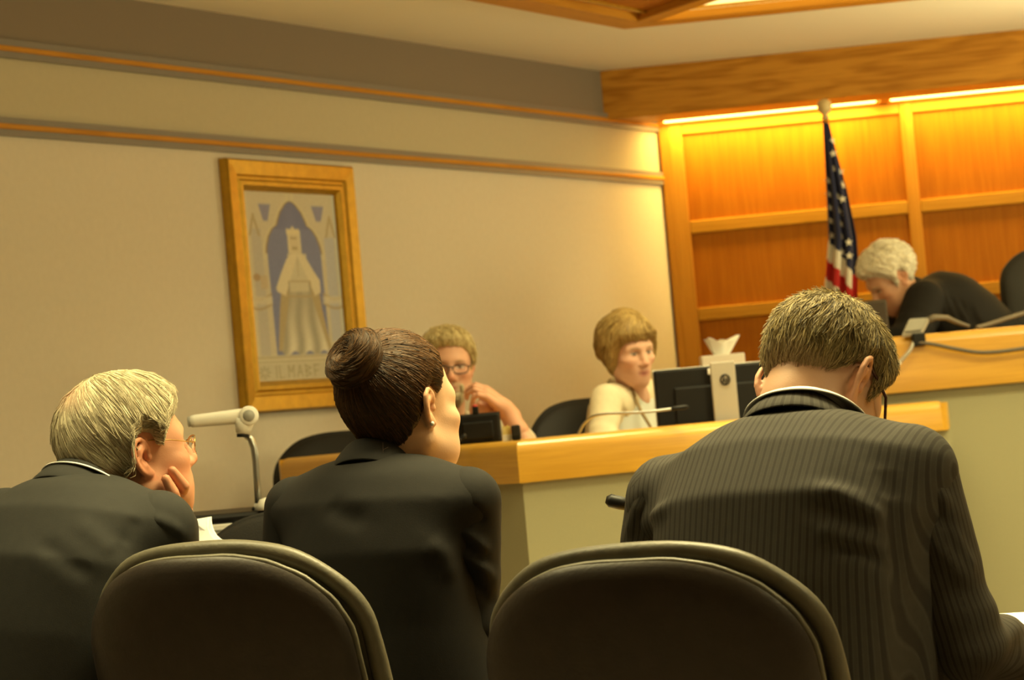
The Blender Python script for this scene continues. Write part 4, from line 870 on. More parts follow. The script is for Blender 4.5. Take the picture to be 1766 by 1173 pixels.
# ---- a hand: palm, four fingers of different lengths with bent knuckles, thumb from the side of the palm
def hand_prims(wrist, d, n, side, curl=(35, 40, 30), spread=6, sc=1.0, thumb=(40, 25), per=None):
    """d: direction of the fingers; n: back-of-hand normal; side +1 right hand; curl: bend at each knuckle in degrees (towards the palm)"""
    d = Vector(d).normalized(); n = Vector(n); n = (n - d * n.dot(d)).normalized(); x = d.cross(n) * side      # x: towards the thumb? (right hand, back up: thumb on the left)
    x = -x; W_ = Vector(wrist); out = []
    pt = lambda a, b, c: W_ + (x * a + d * b + n * c) * sc
    out.append((Chain([pt(-.020, .0, 0), pt(-.026, .045, 0), pt(-.028, .082, 0)], [.017 * sc, .016 * sc, .012 * sc]), .012)); out.append((Chain([pt(.012, .0, 0), pt(.020, .045, 0), pt(.026, .086, 0)], [.018 * sc, .017 * sc, .012 * sc]), .014)); out.append((Chain([pt(-.004, .01, 0), pt(0, .05, .002), pt(0, .088, .001)], [.017 * sc, .016 * sc, .012 * sc]), .014))
    out.append((Cap(pt(0, -.05, 0), pt(0, .01, 0), .026 * sc, .025 * sc), .02))
    Ls = [(.026, .044, .026, .022), (.009, .048, .030, .023), (-.009, .045, .028, .022), (-.026, .035, .021, .019)]
    for i, (bx, l1, l2, l3) in enumerate(Ls):
        cu = per[i] if per else curl; p = pt(bx, .086 - (.008 if i == 3 else 0) - (.003 if i == 0 else 0), 0); ang = 0; yaw = R_(spread * (1.5 - i) * .7); pts = [p - d * .02 * sc, p]; dd0 = (d * math.cos(yaw) + x * math.sin(yaw)).normalized()
        for l, c in zip((l1, l2, l3), cu):
            ang += R_(c); p = p + (dd0 * math.cos(ang) - n * math.sin(ang)) * l * sc; pts.append(p)
        out.append((Chain(pts, [.0095 * sc, .0095 * sc, .0088 * sc, .0080 * sc, .0066 * sc]), .005))
    a = R_(thumb[0]); b = R_(thumb[1]); p0 = pt(.020, .018, -.004); dd = (d * math.cos(a) + x * math.sin(a) - n * .25).normalized(); p1 = p0 + dd * .042 * sc; d2 = (dd * math.cos(b) - x * math.sin(b) * .6 - n * math.sin(b) * .6).normalized(); p2 = p1 + d2 * .032 * sc; p3 = p2 + d2 * .026 * sc
    out.append((Chain([p0, p1, p2, p3], [.014 * sc, .0115 * sc, .0100 * sc, .0078 * sc]), .010)); return out
# ------------------------------------------------------------------ hair: a shell over the skull plus combed locks
def hairline(q, pts): return q[:, 2] - np.interp(q[:, 1], [a for a, b in pts], [b for a, b in pts])
HL_MALE = [(-.12, -.070), (-.05, -.066), (-.034, -.035), (-.026, .020), (-.008, .034), (.012, .022), (.018, -.012), (.028, -.010), (.034, .030), (.05, .052), (.066, .074), (.1, .085)]
HL_FEM = [(-.12, -.092), (-.05, -.088), (-.034, -.040), (-.026, .018), (-.005, .034), (.014, .018), (.024, .026), (.04, .062), (.055, .085), (.075, .104), (.1, .115)]
def hash_noise(q, f, seed=0):
    r = np.random.default_rng(seed); o = np.zeros(len(q), np.float32)
    for _ in range(6):
        k = r.normal(0, 1, 3); k /= np.linalg.norm(k); o += np.sin(q @ (k * f * r.uniform(.6, 1.5)).astype(np.float32) + r.uniform(0, 6.28))
    return o / 6
def make_hair(fr, parent, sk, hl, thick, flow, cols, n=3000, length=.05, seg=5, rad=.0011, lift=.004, step=.0035, seed=1, rough=0.25, extra=None, noise=.002, colf=None, name='hair', m=None, bald=None, tuck=.0, clump=0, taper=.035):
    """shell = skull grown by thick inside the hairline; locks follow flow(q) along the shell"""
    def shell(p):
        mk = hl(p); d = sk(p, False) - thick(p) * np.clip(.22 + mk / taper, .22, 1)
        if bald is not None: mk = np.minimum(mk, bald(p))
        d = smin_neg(d, -mk * .8, .010)
        d = smin_neg(d, -(sk(p, False) + .006), .004)
        if noise: d = d + noise * hash_noise(p, 190, seed)
        if extra is not None: d = smin(d, extra(p), .010)
        return d
    lo = (-.14, -.19, -.17); hi = (.14, .14, .19)
    V, F = nets(shell, lo, hi, step); V = relax(V, F, 1, .4); N = vnormals(V, F); r = np.random.default_rng(seed)
    outer = np.where(sk(V, False) > .003)[0] if extra is None else np.where(smin(sk(V, False), np.full(len(V), 1.0), .001) > .003)[0]
    c0, c1 = np.array(cols[0]), np.array(cols[1])
    def shade(q, t): return c0 + (c1 - c0) * np.clip(t, 0, 1)[:, None]
    cv = shade(V, .35 + .3 * hash_noise(V, 60, seed + 1)); 
    if colf is not None: cv = colf(V, cv)
    if n:
        ids = r.choice(outer, n); p = V[ids] + r.normal(0, .0008, (n, 3)); nn = N[ids].copy(); path = [p.copy()]; Ls = length * r.uniform(.55, 1.2, n) * np.clip((hl(p.astype(np.float32)) + .010) / length, .3, 1); bend = r.normal(0, rough, (n, 3)); lf = r.uniform(.0, 1, n) ** 2 * lift
        if clump: bend = bend * .4 + np.stack([hash_noise(p, clump, seed + 5 + i) for i in range(3)], 1) * rough * 2.2
        p = p.astype(np.float32)
        for k in range(seg):
            fl_ = flow(p); fl_ = fl_ - nn * np.sum(fl_ * nn, 1)[:, None]; fl_ /= np.maximum(np.linalg.norm(fl_, axis=1), 1e-6)[:, None]; dd = fl_ + bend * (1 if k else .5); dd /= np.linalg.norm(dd, axis=1)[:, None]
            p = (p + dd * (Ls / seg)[:, None]).astype(np.float32); e = .0015; d0 = shell(p)
            g = np.stack([shell(p + np.eye(3, dtype=np.float32)[i] * e) - d0 for i in range(3)], 1) / e; gl_ = np.maximum(np.linalg.norm(g, axis=1), .3)[:, None]; nn = g / gl_
            tgt = lf * ((k + 1) / seg) ** 1.5 + .0004; corr = np.clip(tgt - d0, -.006, .006); p = (p + nn * corr[:, None]).astype(np.float32); path.append(p.copy())
        Pm = np.stack(path, 1); K = seg + 1; T = np.gradient(Pm, axis=1); T /= np.maximum(np.linalg.norm(T, axis=2), 1e-7)[..., None]; up_ = r.normal(0, 1, (n, 1, 3)); u = np.cross(T, np.repeat(up_, K, 1)); u /= np.maximum(np.linalg.norm(u, axis=2), 1e-7)[..., None]; w = np.cross(T, u)
        prof = rad * np.linspace(1, .25, K)[None, :, None] * r.uniform(.6, 1.4, (n, 1, 1)); S = []
        for a in (0, 2 * math.pi / 3, 4 * math.pi / 3): S.append(Pm + (u * math.cos(a) + w * math.sin(a)) * prof)
        SV = np.stack(S, 2).reshape(-1, 3); b = (np.arange(n)[:, None] * K + np.arange(seg)[None, :]) * 3; fs = []
        for k in range(3): k2 = (k + 1) % 3; fs.append(np.stack([b + k, b + k2, b + 3 + k2, b + 3 + k], -1).reshape(-1, 4))
        tt = np.repeat(np.clip(r.normal(.5, .32, n), 0, 1), K * 3); sc_ = shade(SV, tt) 
        if colf is not None: sc_ = colf(SV, sc_)
        F = np.concatenate([F] + [x + len(V) for x in fs]); V = np.concatenate([V, SV]); cv = np.concatenate([cv, sc_])
    return mesh_obj(name, fr.out(V), F.astype(np.int32), m or M['hair'], parent, True, col=np.clip(cv, 0.002, 1))
# ------------------------------------------------------------------ figures
SEC_M = [(-.10, .165, .115, .0), (.0, .175, .12, .0), (.25, .158, .108, -.005), (.5, .172, .116, -.012), (.72, .185, .118, -.022), (.88, .165, .10, -.018), (.96, .115, .08, -.01), (1.02, .07, .062, 0)]
SEC_F = [(-.10, .17, .112, .0), (.0, .172, .112, .0), (.25, .135, .092, -.002), (.5, .145, .10, .0), (.72, .155, .10, -.012), (.88, .142, .086, -.012), (.96, .10, .07, -.006), (1.02, .06, .055, 0)]
def skin_join(parts):
    V = []; F = []; C = []; n = 0
    for v, f, c in parts: V.append(v); F.append(f + n); C.append(c); n += len(v)
    return np.concatenate(V), np.concatenate(F).astype(np.int32), np.concatenate(C)
def add_folds(V, N, folds):
    if not folds: return V
    ux, uy, uz = proj(V.astype(np.float64)); front = np.einsum('ij,ij->i', N, np.array(CAM)[None, :] - V) > 0; V = V.copy(); disp = np.zeros(len(V))
    for pts, amp, wid in folds:
        w3 = []
        for (a, b) in pts:
            d2 = (ux - a) ** 2 + (uy - b) ** 2; m = front & (d2 < 144); 
            k = np.where(m)[0][np.argmin(uz[m] + d2[m] * 1e-4)] if m.any() else int(np.argmin(d2 + 1e6 * ~front)); w3.append(V[k])
        w3 = np.array(w3); best = np.full(len(V), 9.0); tb = np.zeros(len(V)); L = len(w3) - 1
        for i in range(L):
            ba = w3[i + 1] - w3[i]; pa = V - w3[i]; h = np.clip(pa @ ba / max(1e-9, ba @ ba), 0, 1); d = np.linalg.norm(pa - h[:, None] * ba, axis=1); m = d < best; best[m] = d[m]; tb[m] = (i + h[m]) / L
        disp += amp * np.exp(-(best / wid) ** 2) * np.clip(np.sin(np.pi * np.clip(tb, .04, .96)) * 1.4, 0, 1) - .35 * amp * np.exp(-(best / (wid * 2.4)) ** 2) * np.sin(np.pi * np.clip(tb, .02, .98))
    return (V + N * disp[:, None]).astype(np.float32)
def person(spec):
    """one seated figure: body (one mesh), then garments, hair and glasses as its parts"""
    S = spec; fem = S.get('fem', False); yaw = R_(S['yaw']); rt = Vector((math.cos(yaw), -math.sin(yaw), 0)); fw = Vector((math.sin(yaw), math.cos(yaw), 0))
    Nk = Vector(S['neck']); pel = Vector(S['pelvis']); e = empty('person', (pel.x, pel.y, S.get('floor', 0)), 0, S['label'], 'person'); res = S.get('res', .003)
    fr = Frame(S['head'], *S['look'], sc=S.get('hs', 1.0)); out = {'root': e, 'frame': fr}
    # head and neck
    nkc = Nk + fw * S.get('nkf', .045) - Vector((0, 0, .055)); hsx = head_shape(fem, fr.loc(nkc), S.get('wide', 1.0), S.get('old', False), None, S.get('ears', (0, 1.0))); 
    lo, hi = bounds(hsx); V, F = nets(hsx, lo, hi, res); V = relax(V, F, 1, .35); colr_ = head_colour(V, S['skin'], **S.get('face', {})); 
    if 'skinf' in S: colr_ = S['skinf'](V, colr_)
    parts = [(fr.out(V), F, colr_)]
    SL, SR = Vector(S['sl']), Vector(S['sr']); el, er, wl__, wr__ = [Vector(S[k]) for k in ('el', 'er', 'wl', 'wr')]
    secs = [tuple(x) for x in (SEC_F if fem else SEC_M)]; k_ = S.get('bulk', 1.0); secs = [(a, b * k_, c * k_, d + S.get('hunch', 0) * math.sin(math.pi * min(1, max(0, a)))) for a, b, c, d in secs]
    sa = (SR - SL).normalized()
    # torso, arms, legs under the clothes
    b = Shape(); b.add(Loft(pel, Nk, sa, secs, -.014), .03); ar = .040 if fem else .048
    for s_, e_, w_ in ((SL, el, wl__), (SR, er, wr__)): b.add(Cap(s_, e_, ar, ar * .82), .03); b.add(Cap(e_, w_, ar * .80, ar * .55), .02); b.add(Cap(s_, Nk - Vector((0, 0, .05)), ar * 1.05, .05), .04)
    fl_ = S.get('floor', 0); legs = []
    for sx in (-1, 1):
        hip = pel + rt * sx * .09 + Vector((0, 0, -.02)); kn = hip + fw * .42 + rt * sx * .05 + Vector((0, 0, .0)); an = Vector((kn.x - fw.x * .02, kn.y - fw.y * .02, fl_ + .09)); legs.append((hip, kn, an)); b.add(Cap(hip, kn, .078, .055), .04); b.add(Cap(kn, an, .055, .036), .03); b.add(Cap(an - Vector((0, 0, .05)), an + fw * .16 - Vector((0, 0, .055)), .036, .03), .02)
    lo, hi = bounds(b); V, F = nets(b, lo, hi, .014); parts.append((V, F, np.tile(np.array(S['skin'], np.float32), (len(V), 1))))
    for hk in S.get('hands', []):
        hs_ = Shape(); 
        for pr, k in (hk["prims"] if "prims" in hk else hand_prims(**hk)): hs_.add(pr, k)
        if hk['side'] > 0: hs_.add(Cap(er.lerp(wr__, .45), wr__, .036, .026), .02)
        else: hs_.add(Cap(el.lerp(wl__, .45), wl__, .036, .026), .02)
        lo, hi = bounds(hs_); V, F = nets(hs_, lo, hi, S.get('hres', .003)); V = relax(V, F, 1, .3); parts.append((V, F, np.tile(np.array(S['skin'], np.float32) * np.array((1.02, .95, .92)), (len(V), 1))))
    V, F, C = skin_join(parts); body = mesh_obj('body', V, F, M['skin'], e, True, col=np.clip(C, 0, 1)); out['body'] = body
    # garments
    g = S['coat']; m = g['mat']; gr = g.get('grow', .012); cs_ = g.get('res', .006); sr_ = g.get('sr', .070 if not fem else .055)
    t = Shape(); t.add(Loft(pel, Nk, sa, secs, gr), .03)
    for s_ in (SL, SR): t.add(Chain([Nk - Vector((0, 0, .045)) + (s_ - Nk) * .18, Nk.lerp(s_, .62) - Vector((0, 0, .022)) + Vector((0, 0, g.get('pad', 0))), s_], [.055, .056, sr_]), .06)
    for pr, k in g.get('extra', []): t.add(pr, k)
    t.sub(Cap(Nk + fw * (S.get('nkf', .045) - .02) + Vector((0, 0, -.01)), Nk + (Vector(fr.c) - Nk) * .9, .05 if fem else .06, .09), .015)
    if 'vneck' in g:
        a_, b_, r_a, r_b = g['vneck']; t.sub(Cap(a_, b_, r_a, r_b), .012)
    lo, hi = bounds(t); V, F = nets(t, lo, hi, cs_); V = relax(V, F, 3, .5); N = vnormals(V, F); V = V + N * (g.get('wrinkle', .0012) * hash_noise(V, 38, 4))[:, None]; V = add_folds(V, N, g.get('folds')); 
    tt = np.array(t.ops[0][1].r); ctr = np.array(pel); at = {'stripe': (V - ctr) @ tt * (1 + 0.0 * V[:, 0])}
    out['coat'] = mesh_obj(g['name'], V, F, m, e, True, attrs=at)
    for nm, s_, e_, w_, fo in (('sleeve', SL, el, wl__, g.get('folds_l')), ('sleeve', SR, er, wr__, g.get('folds_r'))):
        sv = Shape(); short = g.get('short', False); k2 = g.get('arm', .068 if not fem else .053)
        ax = (e_ - s_).normalized()
        if short: sv.add(Cap(s_, s_.lerp(e_, .72), k2, k2 * .95), .02)
        else:
            sv.add(Chain([s_, s_.lerp(e_, .5), e_], [k2 * 1.03, k2 * .97, k2 * .88]), .02); w2 = e_.lerp(w_, g.get('cuff', .93)); sv.add(Chain([e_, e_.lerp(w2, .5), w2], [k2 * .88, k2 * .78, k2 * .62]), .03)
        lo, hi = bounds(sv); V, F = nets(sv, lo, hi, cs_); V = relax(V, F, 3, .5); N = vnormals(V, F)
        q = V - np.array(s_); bd = np.linalg.norm(np.cross(q, np.array(ax)), axis=1); al = q @ np.array(ax); Lr = (e_ - s_).length
        V = V + N * (.0028 * np.sin(al * 95 + 2.5 * hash_noise(V, 22, 8)) * np.exp(-((al - Lr) / .09) ** 2) + .0012 * hash_noise(V, 45, 6))[:, None]; V = add_folds(V, N, fo)
        u = Vector((0, 0, 1)).cross(ax).normalized(); w3 = ax.cross(u); an_ = np.arctan2(q @ np.array(w3), q @ np.array(u)); mesh_obj(nm, V, F, m, e, True, attrs={'stripe': an_ * k2})
    # trousers and shoes
    tr = Shape(); tr.add(Cap(pel + Vector((0, 0, -.03)) - rt * .06, pel + Vector((0, 0, -.03)) + rt * .06, .12, .12), .05); sh_ = Shape()
    for hip, kn, an in legs:
        tr.add(Cap(hip, kn, .092, .07), .05); tr.add(Cap(kn, an, .07, .056), .03); sh_.add(Chain([an - Vector((0, 0, .045)) - fw * .05, an - Vector((0, 0, .05)) + fw * .06, an - Vector((0, 0, .052)) + fw * .19], [.044, .042, .036]), .02)
    sh_.sub(Ell((pel.x, pel.y, fl_ - 1.0), (1.5, 1.5, 1.0)), .004)
    lo, hi = bounds(tr); V, F = nets(tr, lo, hi, .014); mesh_obj('trousers', V, F, S.get('tmat', m), e)
    lo, hi = bounds(sh_); V, F = nets(sh_, lo, hi, .012); mesh_obj('shoes', V, F, M['black'], e)
    return out
def collar(e, Nk, up_, rt, name, m, rx, ry, h_in, h_top, h_out, front=.35, drop=.09, flare=.02, th=.004, gap=70, tilt=0, attrs=True):
    """turned-down collar: rises from the neck seam at the back and falls open towards the front"""
    up_ = Vector(up_).normalized(); rt = Vector(rt); rt = (rt - up_ * rt.dot(up_)).normalized(); fw = up_.cross(rt); v = []; st_ = []; n = 48
    angs = np.linspace(R_(-180 + gap / 2 + 90) + math.pi * 0, R_(180 - gap / 2 + 90), n)       # 90 deg is the front; runs round the back
    angs = np.linspace(R_(90 + gap / 2), R_(90 + 360 - gap / 2), n)
    for a in angs:
        cf_, sn_ = math.cos(a), math.sin(a); k = max(0, sn_) ; bk = .5 + .5 * (-sn_); sag = -drop * (1 - bk) ** 1.3
        for (rad, hh) in ((1.0, h_in), (1.0, (h_in + h_top) / 2), (1.02, h_top - .003), (1.05, h_top), (1.10, h_top - .004), (1.10 + flare * 12, (h_top * .45 + h_out * .55)), (1.10 + flare * 20, h_out)):
            p = Vector(Nk) + rt * (rx * rad * cf_) + fw * (ry * rad * sn_ + front * .0) + up_ * (hh + sag * (1.0 if hh > -.9 else 1)); v.append(p); st_.append(a * rx)
    L = 7; f = [(i * L + j, (i + 1) * L + j, (i + 1) * L + j + 1, i * L + j + 1) for i in range(n - 1) for j in range(L - 1)]
    o = mesh_obj(name, v, f, m, e, True, attrs={'stripe': st_}); s_ = o.modifiers.new('thickness', 'SOLIDIFY'); s_.thickness = th; s_.offset = 0; sb = o.modifiers.new('round', 'SUBSURF'); sb.levels = 1; sb.render_levels = 1
    return o
def glasses(e, fr, m, rx=.025, rz=.018, y=.104, z=-.002, r=.0016, ear_y=-.012, ear_z=.024, half=False, side=.074, thick=None):
    mb = MB(); W2 = lambda p: Vector(fr.out(p).tolist())
    for sx in (-1, 1):
        ring = [(sx * .033 + rx * math.copysign(abs(math.cos(a)) ** .8, math.cos(a)), y - .006 * abs(math.cos(a)) - .010 * (abs(sx * .033 + rx * math.cos(a)) / .06) ** 2, z + rz * math.copysign(abs(math.sin(a)) ** .8, math.sin(a))) for a in np.linspace(0, 2 * math.pi, 28, endpoint=False)]
        if not half: mb.tube([W2(p) for p in ring], r, 6, closed=True)
        else: mb.tube([W2(p) for p in ring[:15]], r, 6)
        x0 = sx * (.033 + rx); tk = thick or r
        mb.tube([W2(p) for p in ((x0, y - .014, z + rz * .45), (x0 + sx * .007, y - .018, z + rz * .5), (sx * side, .045, ear_z - .006), (sx * side, ear_y + .022, ear_z), (sx * (side + .001), ear_y - .002, ear_z), (sx * (side + .001), ear_y - .018, ear_z - .022))], [r, tk, tk, tk, tk, tk * .8], 8)
    mb.tube([W2(p) for p in ((-.009, y - .001, z + .006), (0, y + .003, z + .009), (.009, y - .001, z + .006))], r, 6); o = mb.build('glasses', m, e, True)
    for sx in (-1, 1):
        ring = [(sx * .033 + rx * .97 * math.cos(a), y - .006 * abs(math.cos(a)) - .010 * (abs(sx * .033 + rx * math.cos(a)) / .06) ** 2, z + rz * .97 * math.sin(a)) for a in np.linspace(0, 2 * math.pi, 24, endpoint=False)]
        b = MB(); b.add([W2(p) for p in ring] + [W2((p[0], p[1] - .0012, p[2])) for p in ring], [tuple(range(24)), tuple(range(47, 23, -1))] + [(i, i + 24, (i + 1) % 24 + 24, (i + 1) % 24) for i in range(24)]); b.build('lens', M['thinlens'], o)
    return o
M['thinlens'] = mat('spectacle_lens', (1, 1, 1), .03, .5, trans=1.0); M['thinlens'].node_tree.nodes['Principled BSDF'].inputs['IOR'].default_value = 1.03
# ------------------------------------------------------------------ the people
def suit(name, c, stripe=None, sheen=.25, var=.06):
    m = mat(name, c, .82, .25, bump=.04, bscale=420, var=var, vscale=60, sheen=0)
    if stripe:
        nt = m.node_tree; b = nt.nodes['Principled BSDF']; a = nt.nodes.new('ShaderNodeAttribute'); a.attribute_name = 'stripe'
        x = nt.nodes.new('ShaderNodeMath'); x.operation = 'MULTIPLY'; x.inputs[1].default_value = 1 / stripe[0]; nt.links.new(a.outputs['Fac'], x.inputs[0])
        fr_ = nt.nodes.new('ShaderNodeMath'); fr_.operation = 'FRACT'; nt.links.new(x.outputs[0], fr_.inputs[0])
        rp = nt.nodes.new('ShaderNodeValToRGB'); el = rp.color_ramp.elements; el[0].position = 0; el[0].color = (*stripe[1], 1); el[1].position = 1; el[1].color = (*stripe[1], 1)
        for p_, cc in ((.28, stripe[1]), (.38, c), (.44, stripe[2]), (.52, c), (.84, c), (.9, stripe[2]), (.95, c)): q = el.new(p_); q.color = (*cc, 1)
        nt.links.new(fr_.outputs[0], rp.inputs[0]); old = b.inputs['Base Color'].links[0].from_node; 
        for i in old.inputs:
            pass
        nt.links.new(rp.outputs[0], old.inputs[6])
    return m
M['pin'] = suit('pinstripe_wool', (.052, .047, .040), (.0104, (.031, .027, .023), (.062, .057, .049)))
M['blacksuit'] = suit('black_wool', (.0125, .0115, .0105)); M['greysuit'] = suit('charcoal_wool', (.030, .030, .028))
M['robe'] = mat('black_robe_cloth', (.011, .010, .010), .75, .15, bump=.1, bscale=300); M['beige'] = mat('beige_jacket_cloth', (.72, .64, .46), .85, .2, bump=.1, bscale=300, var=.04, vscale=50)
M['shirt'] = mat('white_shirt_cotton', (.78, .77, .74), .8, .2, bump=.05, bscale=400); M['tan_shirt'] = mat('pale_shirt_cotton', (.55, .50, .38), .85, .2, bump=.1, bscale=300); M['darktie'] = mat('dark_tie', (.015, .014, .018), .6, .3)
M['frame_red'] = mat('dark_red_spectacle_frame', (.045, .008, .006), .25, .5); M['goldwire'] = mat('gold_wire', (.45, .28, .10), .3, .5, metal=.9)
SK = (.56, .315, .20)
HL1 = [(-.12, -.040), (-.07, -.040), (-.046, -.012), (-.032, .018), (-.012, .040), (.012, .026), (.018, .002), (.028, .0), (.034, .030), (.05, .052), (.066, .074), (.1, .085)]
def away(c, down=0, fwd=0):
    c = np.array(c, np.float32); 
    def f(q): v = q - c; v = v / np.maximum(np.linalg.norm(v, axis=1), 1e-5)[:, None]; v[:, 2] -= down; v[:, 1] += fwd; return v
    return f
def const(t): return lambda p: np.full(len(p), t, np.float32)
# --- man in the pinstripe suit, bent over the table
n_ = P(1390, 730, 3.97); yw = 22
p1 = person(dict(label='man in grey pinstripe suit with glasses, bent over the table at the right', yaw=yw, neck=n_, pelvis=(n_.x - .10, n_.y - .17, .60), head=P(1414, 674, 4.05), look=(44, 49, 0), hs=1.06, nkf=.025, ears=(.006, 1.1), skin=(.60, .36, .235), hunch=-.04, bulk=1.04,
    sl=P(1160, 864, 4.06), sr=P(1566, 816, 3.87), el=P(1128, 1045, 4.16), er=P(1652, 1105, 3.88), wl=P(1260, 1100, 4.4), wr=P(1796, 1140, 4.18), res=.0028, wide=1.0, face=dict(blush=.08),
    hands=[dict(wrist=P(1790, 1112, 4.22), d=P(1830, 1085, 4.45) - P(1790, 1112, 4.22), n=(0, 0, 1), side=1, curl=(30, 45, 25))],
    coat=dict(name='jacket', mat=M['pin'], grow=.014, extra=[(Cap(P(1490, 900, 3.90), P(1555, 1180, 3.92), .09, .10), .08)], res=.006, sr=.074, arm=.071, pad=.006,
        folds=[([(1395, 838), (1440, 852), (1505, 884), (1530, 905)], .012, .016), ([(1405, 905), (1460, 930), (1530, 955)], .008, .016), ([(1440, 945), (1480, 950), (1530, 972)], -.008, .012), ([(1105, 905), (1125, 880), (1145, 870)], .007, .012), ([(1085, 930), (1095, 880), (1110, 850)], -.007, .014), ([(1525, 800), (1545, 900), (1555, 1050)], -.010, .022)],
        folds_r=[([(1575, 820), (1610, 840), (1645, 880)], .009, .014), ([(1565, 850), (1600, 880), (1655, 915)], -.006, .012), ([(1600, 930), (1640, 970), (1690, 1020)], .008, .016), ([(1640, 900), (1665, 950), (1690, 990)], .006, .012)],
        folds_l=[([(1070, 930), (1085, 890), (1100, 860)], .006, .012)]), tmat=M['greysuit']))
f1 = p1['frame']; e1 = p1['root']
def colf1(q, c):
    t = np.clip((q[:, 2] + .035) / .04, 0, 1) * .75 + .25; t = np.where(q[:, 1] < -.02, t, 1)[:, None]; return c * t + (1 - t) * np.array((.34, .21, .11))
make_hair(f1, e1, skull(), lambda q: hairline(q, HL1), lambda p: np.interp(p[:, 2], [-.07, -.03, .04, .10], [.002, .007, .014, .017]).astype(np.float32), away((0.01, -.055, .115), .55, .1), ((.05, .034, .012), (.56, .44, .20)), n=9500, length=.026, seg=4, rad=.00085, lift=.008, step=.003, seed=11, rough=.38, noise=.0022, colf=colf1, clump=170)
glasses(e1, f1, M['frame_red'], thick=.0026, ear_z=.030, side=.082)
ua = Vector((.12, .34, .8))
rt1 = P(1592, 800, 3.87) - P(1158, 842, 4.06)
collar(e1, n_ + Vector((0.004, .012, .000)), ua, rt1, 'shirt_collar', M['shirt'], .066, .068, -.02, .030, .012, gap=60, drop=.05)
collar(e1, n_ + Vector((-.002, .008, -.001)), ua, rt1, 'jacket_collar', M['pin'], .072, .075, -.03, .024, -.016, gap=80, drop=.09, flare=.018)
# --- woman with a bun
n_ = P(655, 802, 4.47); yw = 20
p2 = person(dict(label='woman in black suit jacket with dark hair in a bun, face turned right', fem=True, yaw=yw, neck=n_, pelvis=(n_.x - .03, n_.y - .06, .575), head=P(693, 705, 4.52), look=(42, 2, 0), hs=1.02, old=True, skin=(.66, .42, .27),
    sl=P(512, 878, 4.53), sr=P(806, 862, 4.41), el=P(498, 1085, 4.56), er=P(812, 1085, 4.44), wl=P(600, 1130, 4.75), wr=P(775, 1135, 4.72), res=.0028, face=dict(blush=.07, fem=True, lip=(.5, .2, .17)),
    hands=[dict(wrist=P(772, 1140, 4.72), d=(-.2, 1, -.05), n=(0, 0, 1), side=1)],
    coat=dict(name='jacket', mat=M['blacksuit'], grow=.012, res=.006, extra=[(Cap(P(745, 1010, 4.44), P(800, 1200, 4.42), .06, .075), .06)], sr=.054, arm=.056, pad=.008, folds=[([(560, 862), (590, 885), (640, 900)], -.006, .02), ([(735, 925), (770, 960), (790, 1010)], .006, .02)],
        folds_r=[([(772, 905), (810, 925), (850, 960)], .012, .012), ([(765, 940), (810, 965), (858, 1000)], .012, .012), ([(770, 975), (810, 1000), (850, 1035)], -.012, .012), ([(785, 880), (820, 885), (845, 905)], -.008, .010)]), tmat=M['blacksuit']))
f2 = p2['frame']; e2 = p2['root']; bun = np.array((.004, -.112, .088), np.float32)
def flow2(q): v = bun - q; v[:, 2] += .0; return v / np.maximum(np.linalg.norm(v, axis=1), 1e-5)[:, None]
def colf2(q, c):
    t = np.clip((hairline(q, HL_FEM) - .004) / .014, 0, 1)[:, None]; s = np.clip((q[:, 2] - .02) / .1, 0, 1)[:, None]; return (c * (1 + .5 * s)) * (t * .6 + .4) + (1 - t) * .3 * np.array((.3, .18, .10))  # lighter towards the crown: light from above put into the hair colour
C2 = ((.008, .0036, .0016), (.10, .045, .013))
make_hair(f2, e2, skull(True), lambda q: hairline(q, HL_FEM), lambda p: np.interp(p[:, 2], [-.09, -.03, .06, .12], [.020, .017, .012, .010]).astype(np.float32) * np.interp(p[:, 1], [-.05, .05], [1.25, .6]), flow2, C2, n=6000, length=.10, seg=7, rad=.0009, lift=.0012, step=.003, seed=21, rough=.04, noise=.0010, colf=colf2)
bax = np.array((.1, -.80, .58), np.float32); bax /= np.linalg.norm(bax)
def bunsdf(p, cull=False):
    q = p - bun; h = q @ bax; rad = np.linalg.norm(q - h[:, None] * bax, axis=1); a = np.arctan2(q @ np.array((1, 0, 0), np.float32), (q @ np.cross(bax, np.array((1, 0, 0), np.float32))))
    mj = .027 + .002 * np.sin(2 * a + 1); tor = np.sqrt((rad - mj) ** 2 + (h - .004 * np.sin(a + .8)) ** 2) - (.0215 + .003 * np.sin(a - .6)); core = np.linalg.norm(q + bax * .014, axis=1) - .026; d = smin(tor, core, .004)
    return d + .0012 * np.sin(5 * np.arctan2(h, rad - mj) * 2 + 2 * a)
def flowb(q): v = np.cross(np.broadcast_to(bax, q.shape), q - bun); return v + .35 * (q - bun)
make_hair(f2, e2, bunsdf, const(0) and (lambda q: np.full(len(q), .1, np.float32)), const(.0005), flowb, ((.010, .0045, .002), (.14, .066, .020)), n=2600, length=.075, seg=7, rad=.0009, lift=.003, step=.0028, seed=22, rough=.10, noise=.0006, extra=bunsdf, name='hair_bun')
MB().lathe([(.0, -.0042), (.003, -.003), (.0042, 0), (.003, .003), (0, .0042)], f2.out((.0805, -.012, -.030)).tolist(), 12).build('pearl_earring', M['white_plastic'], e2, True)
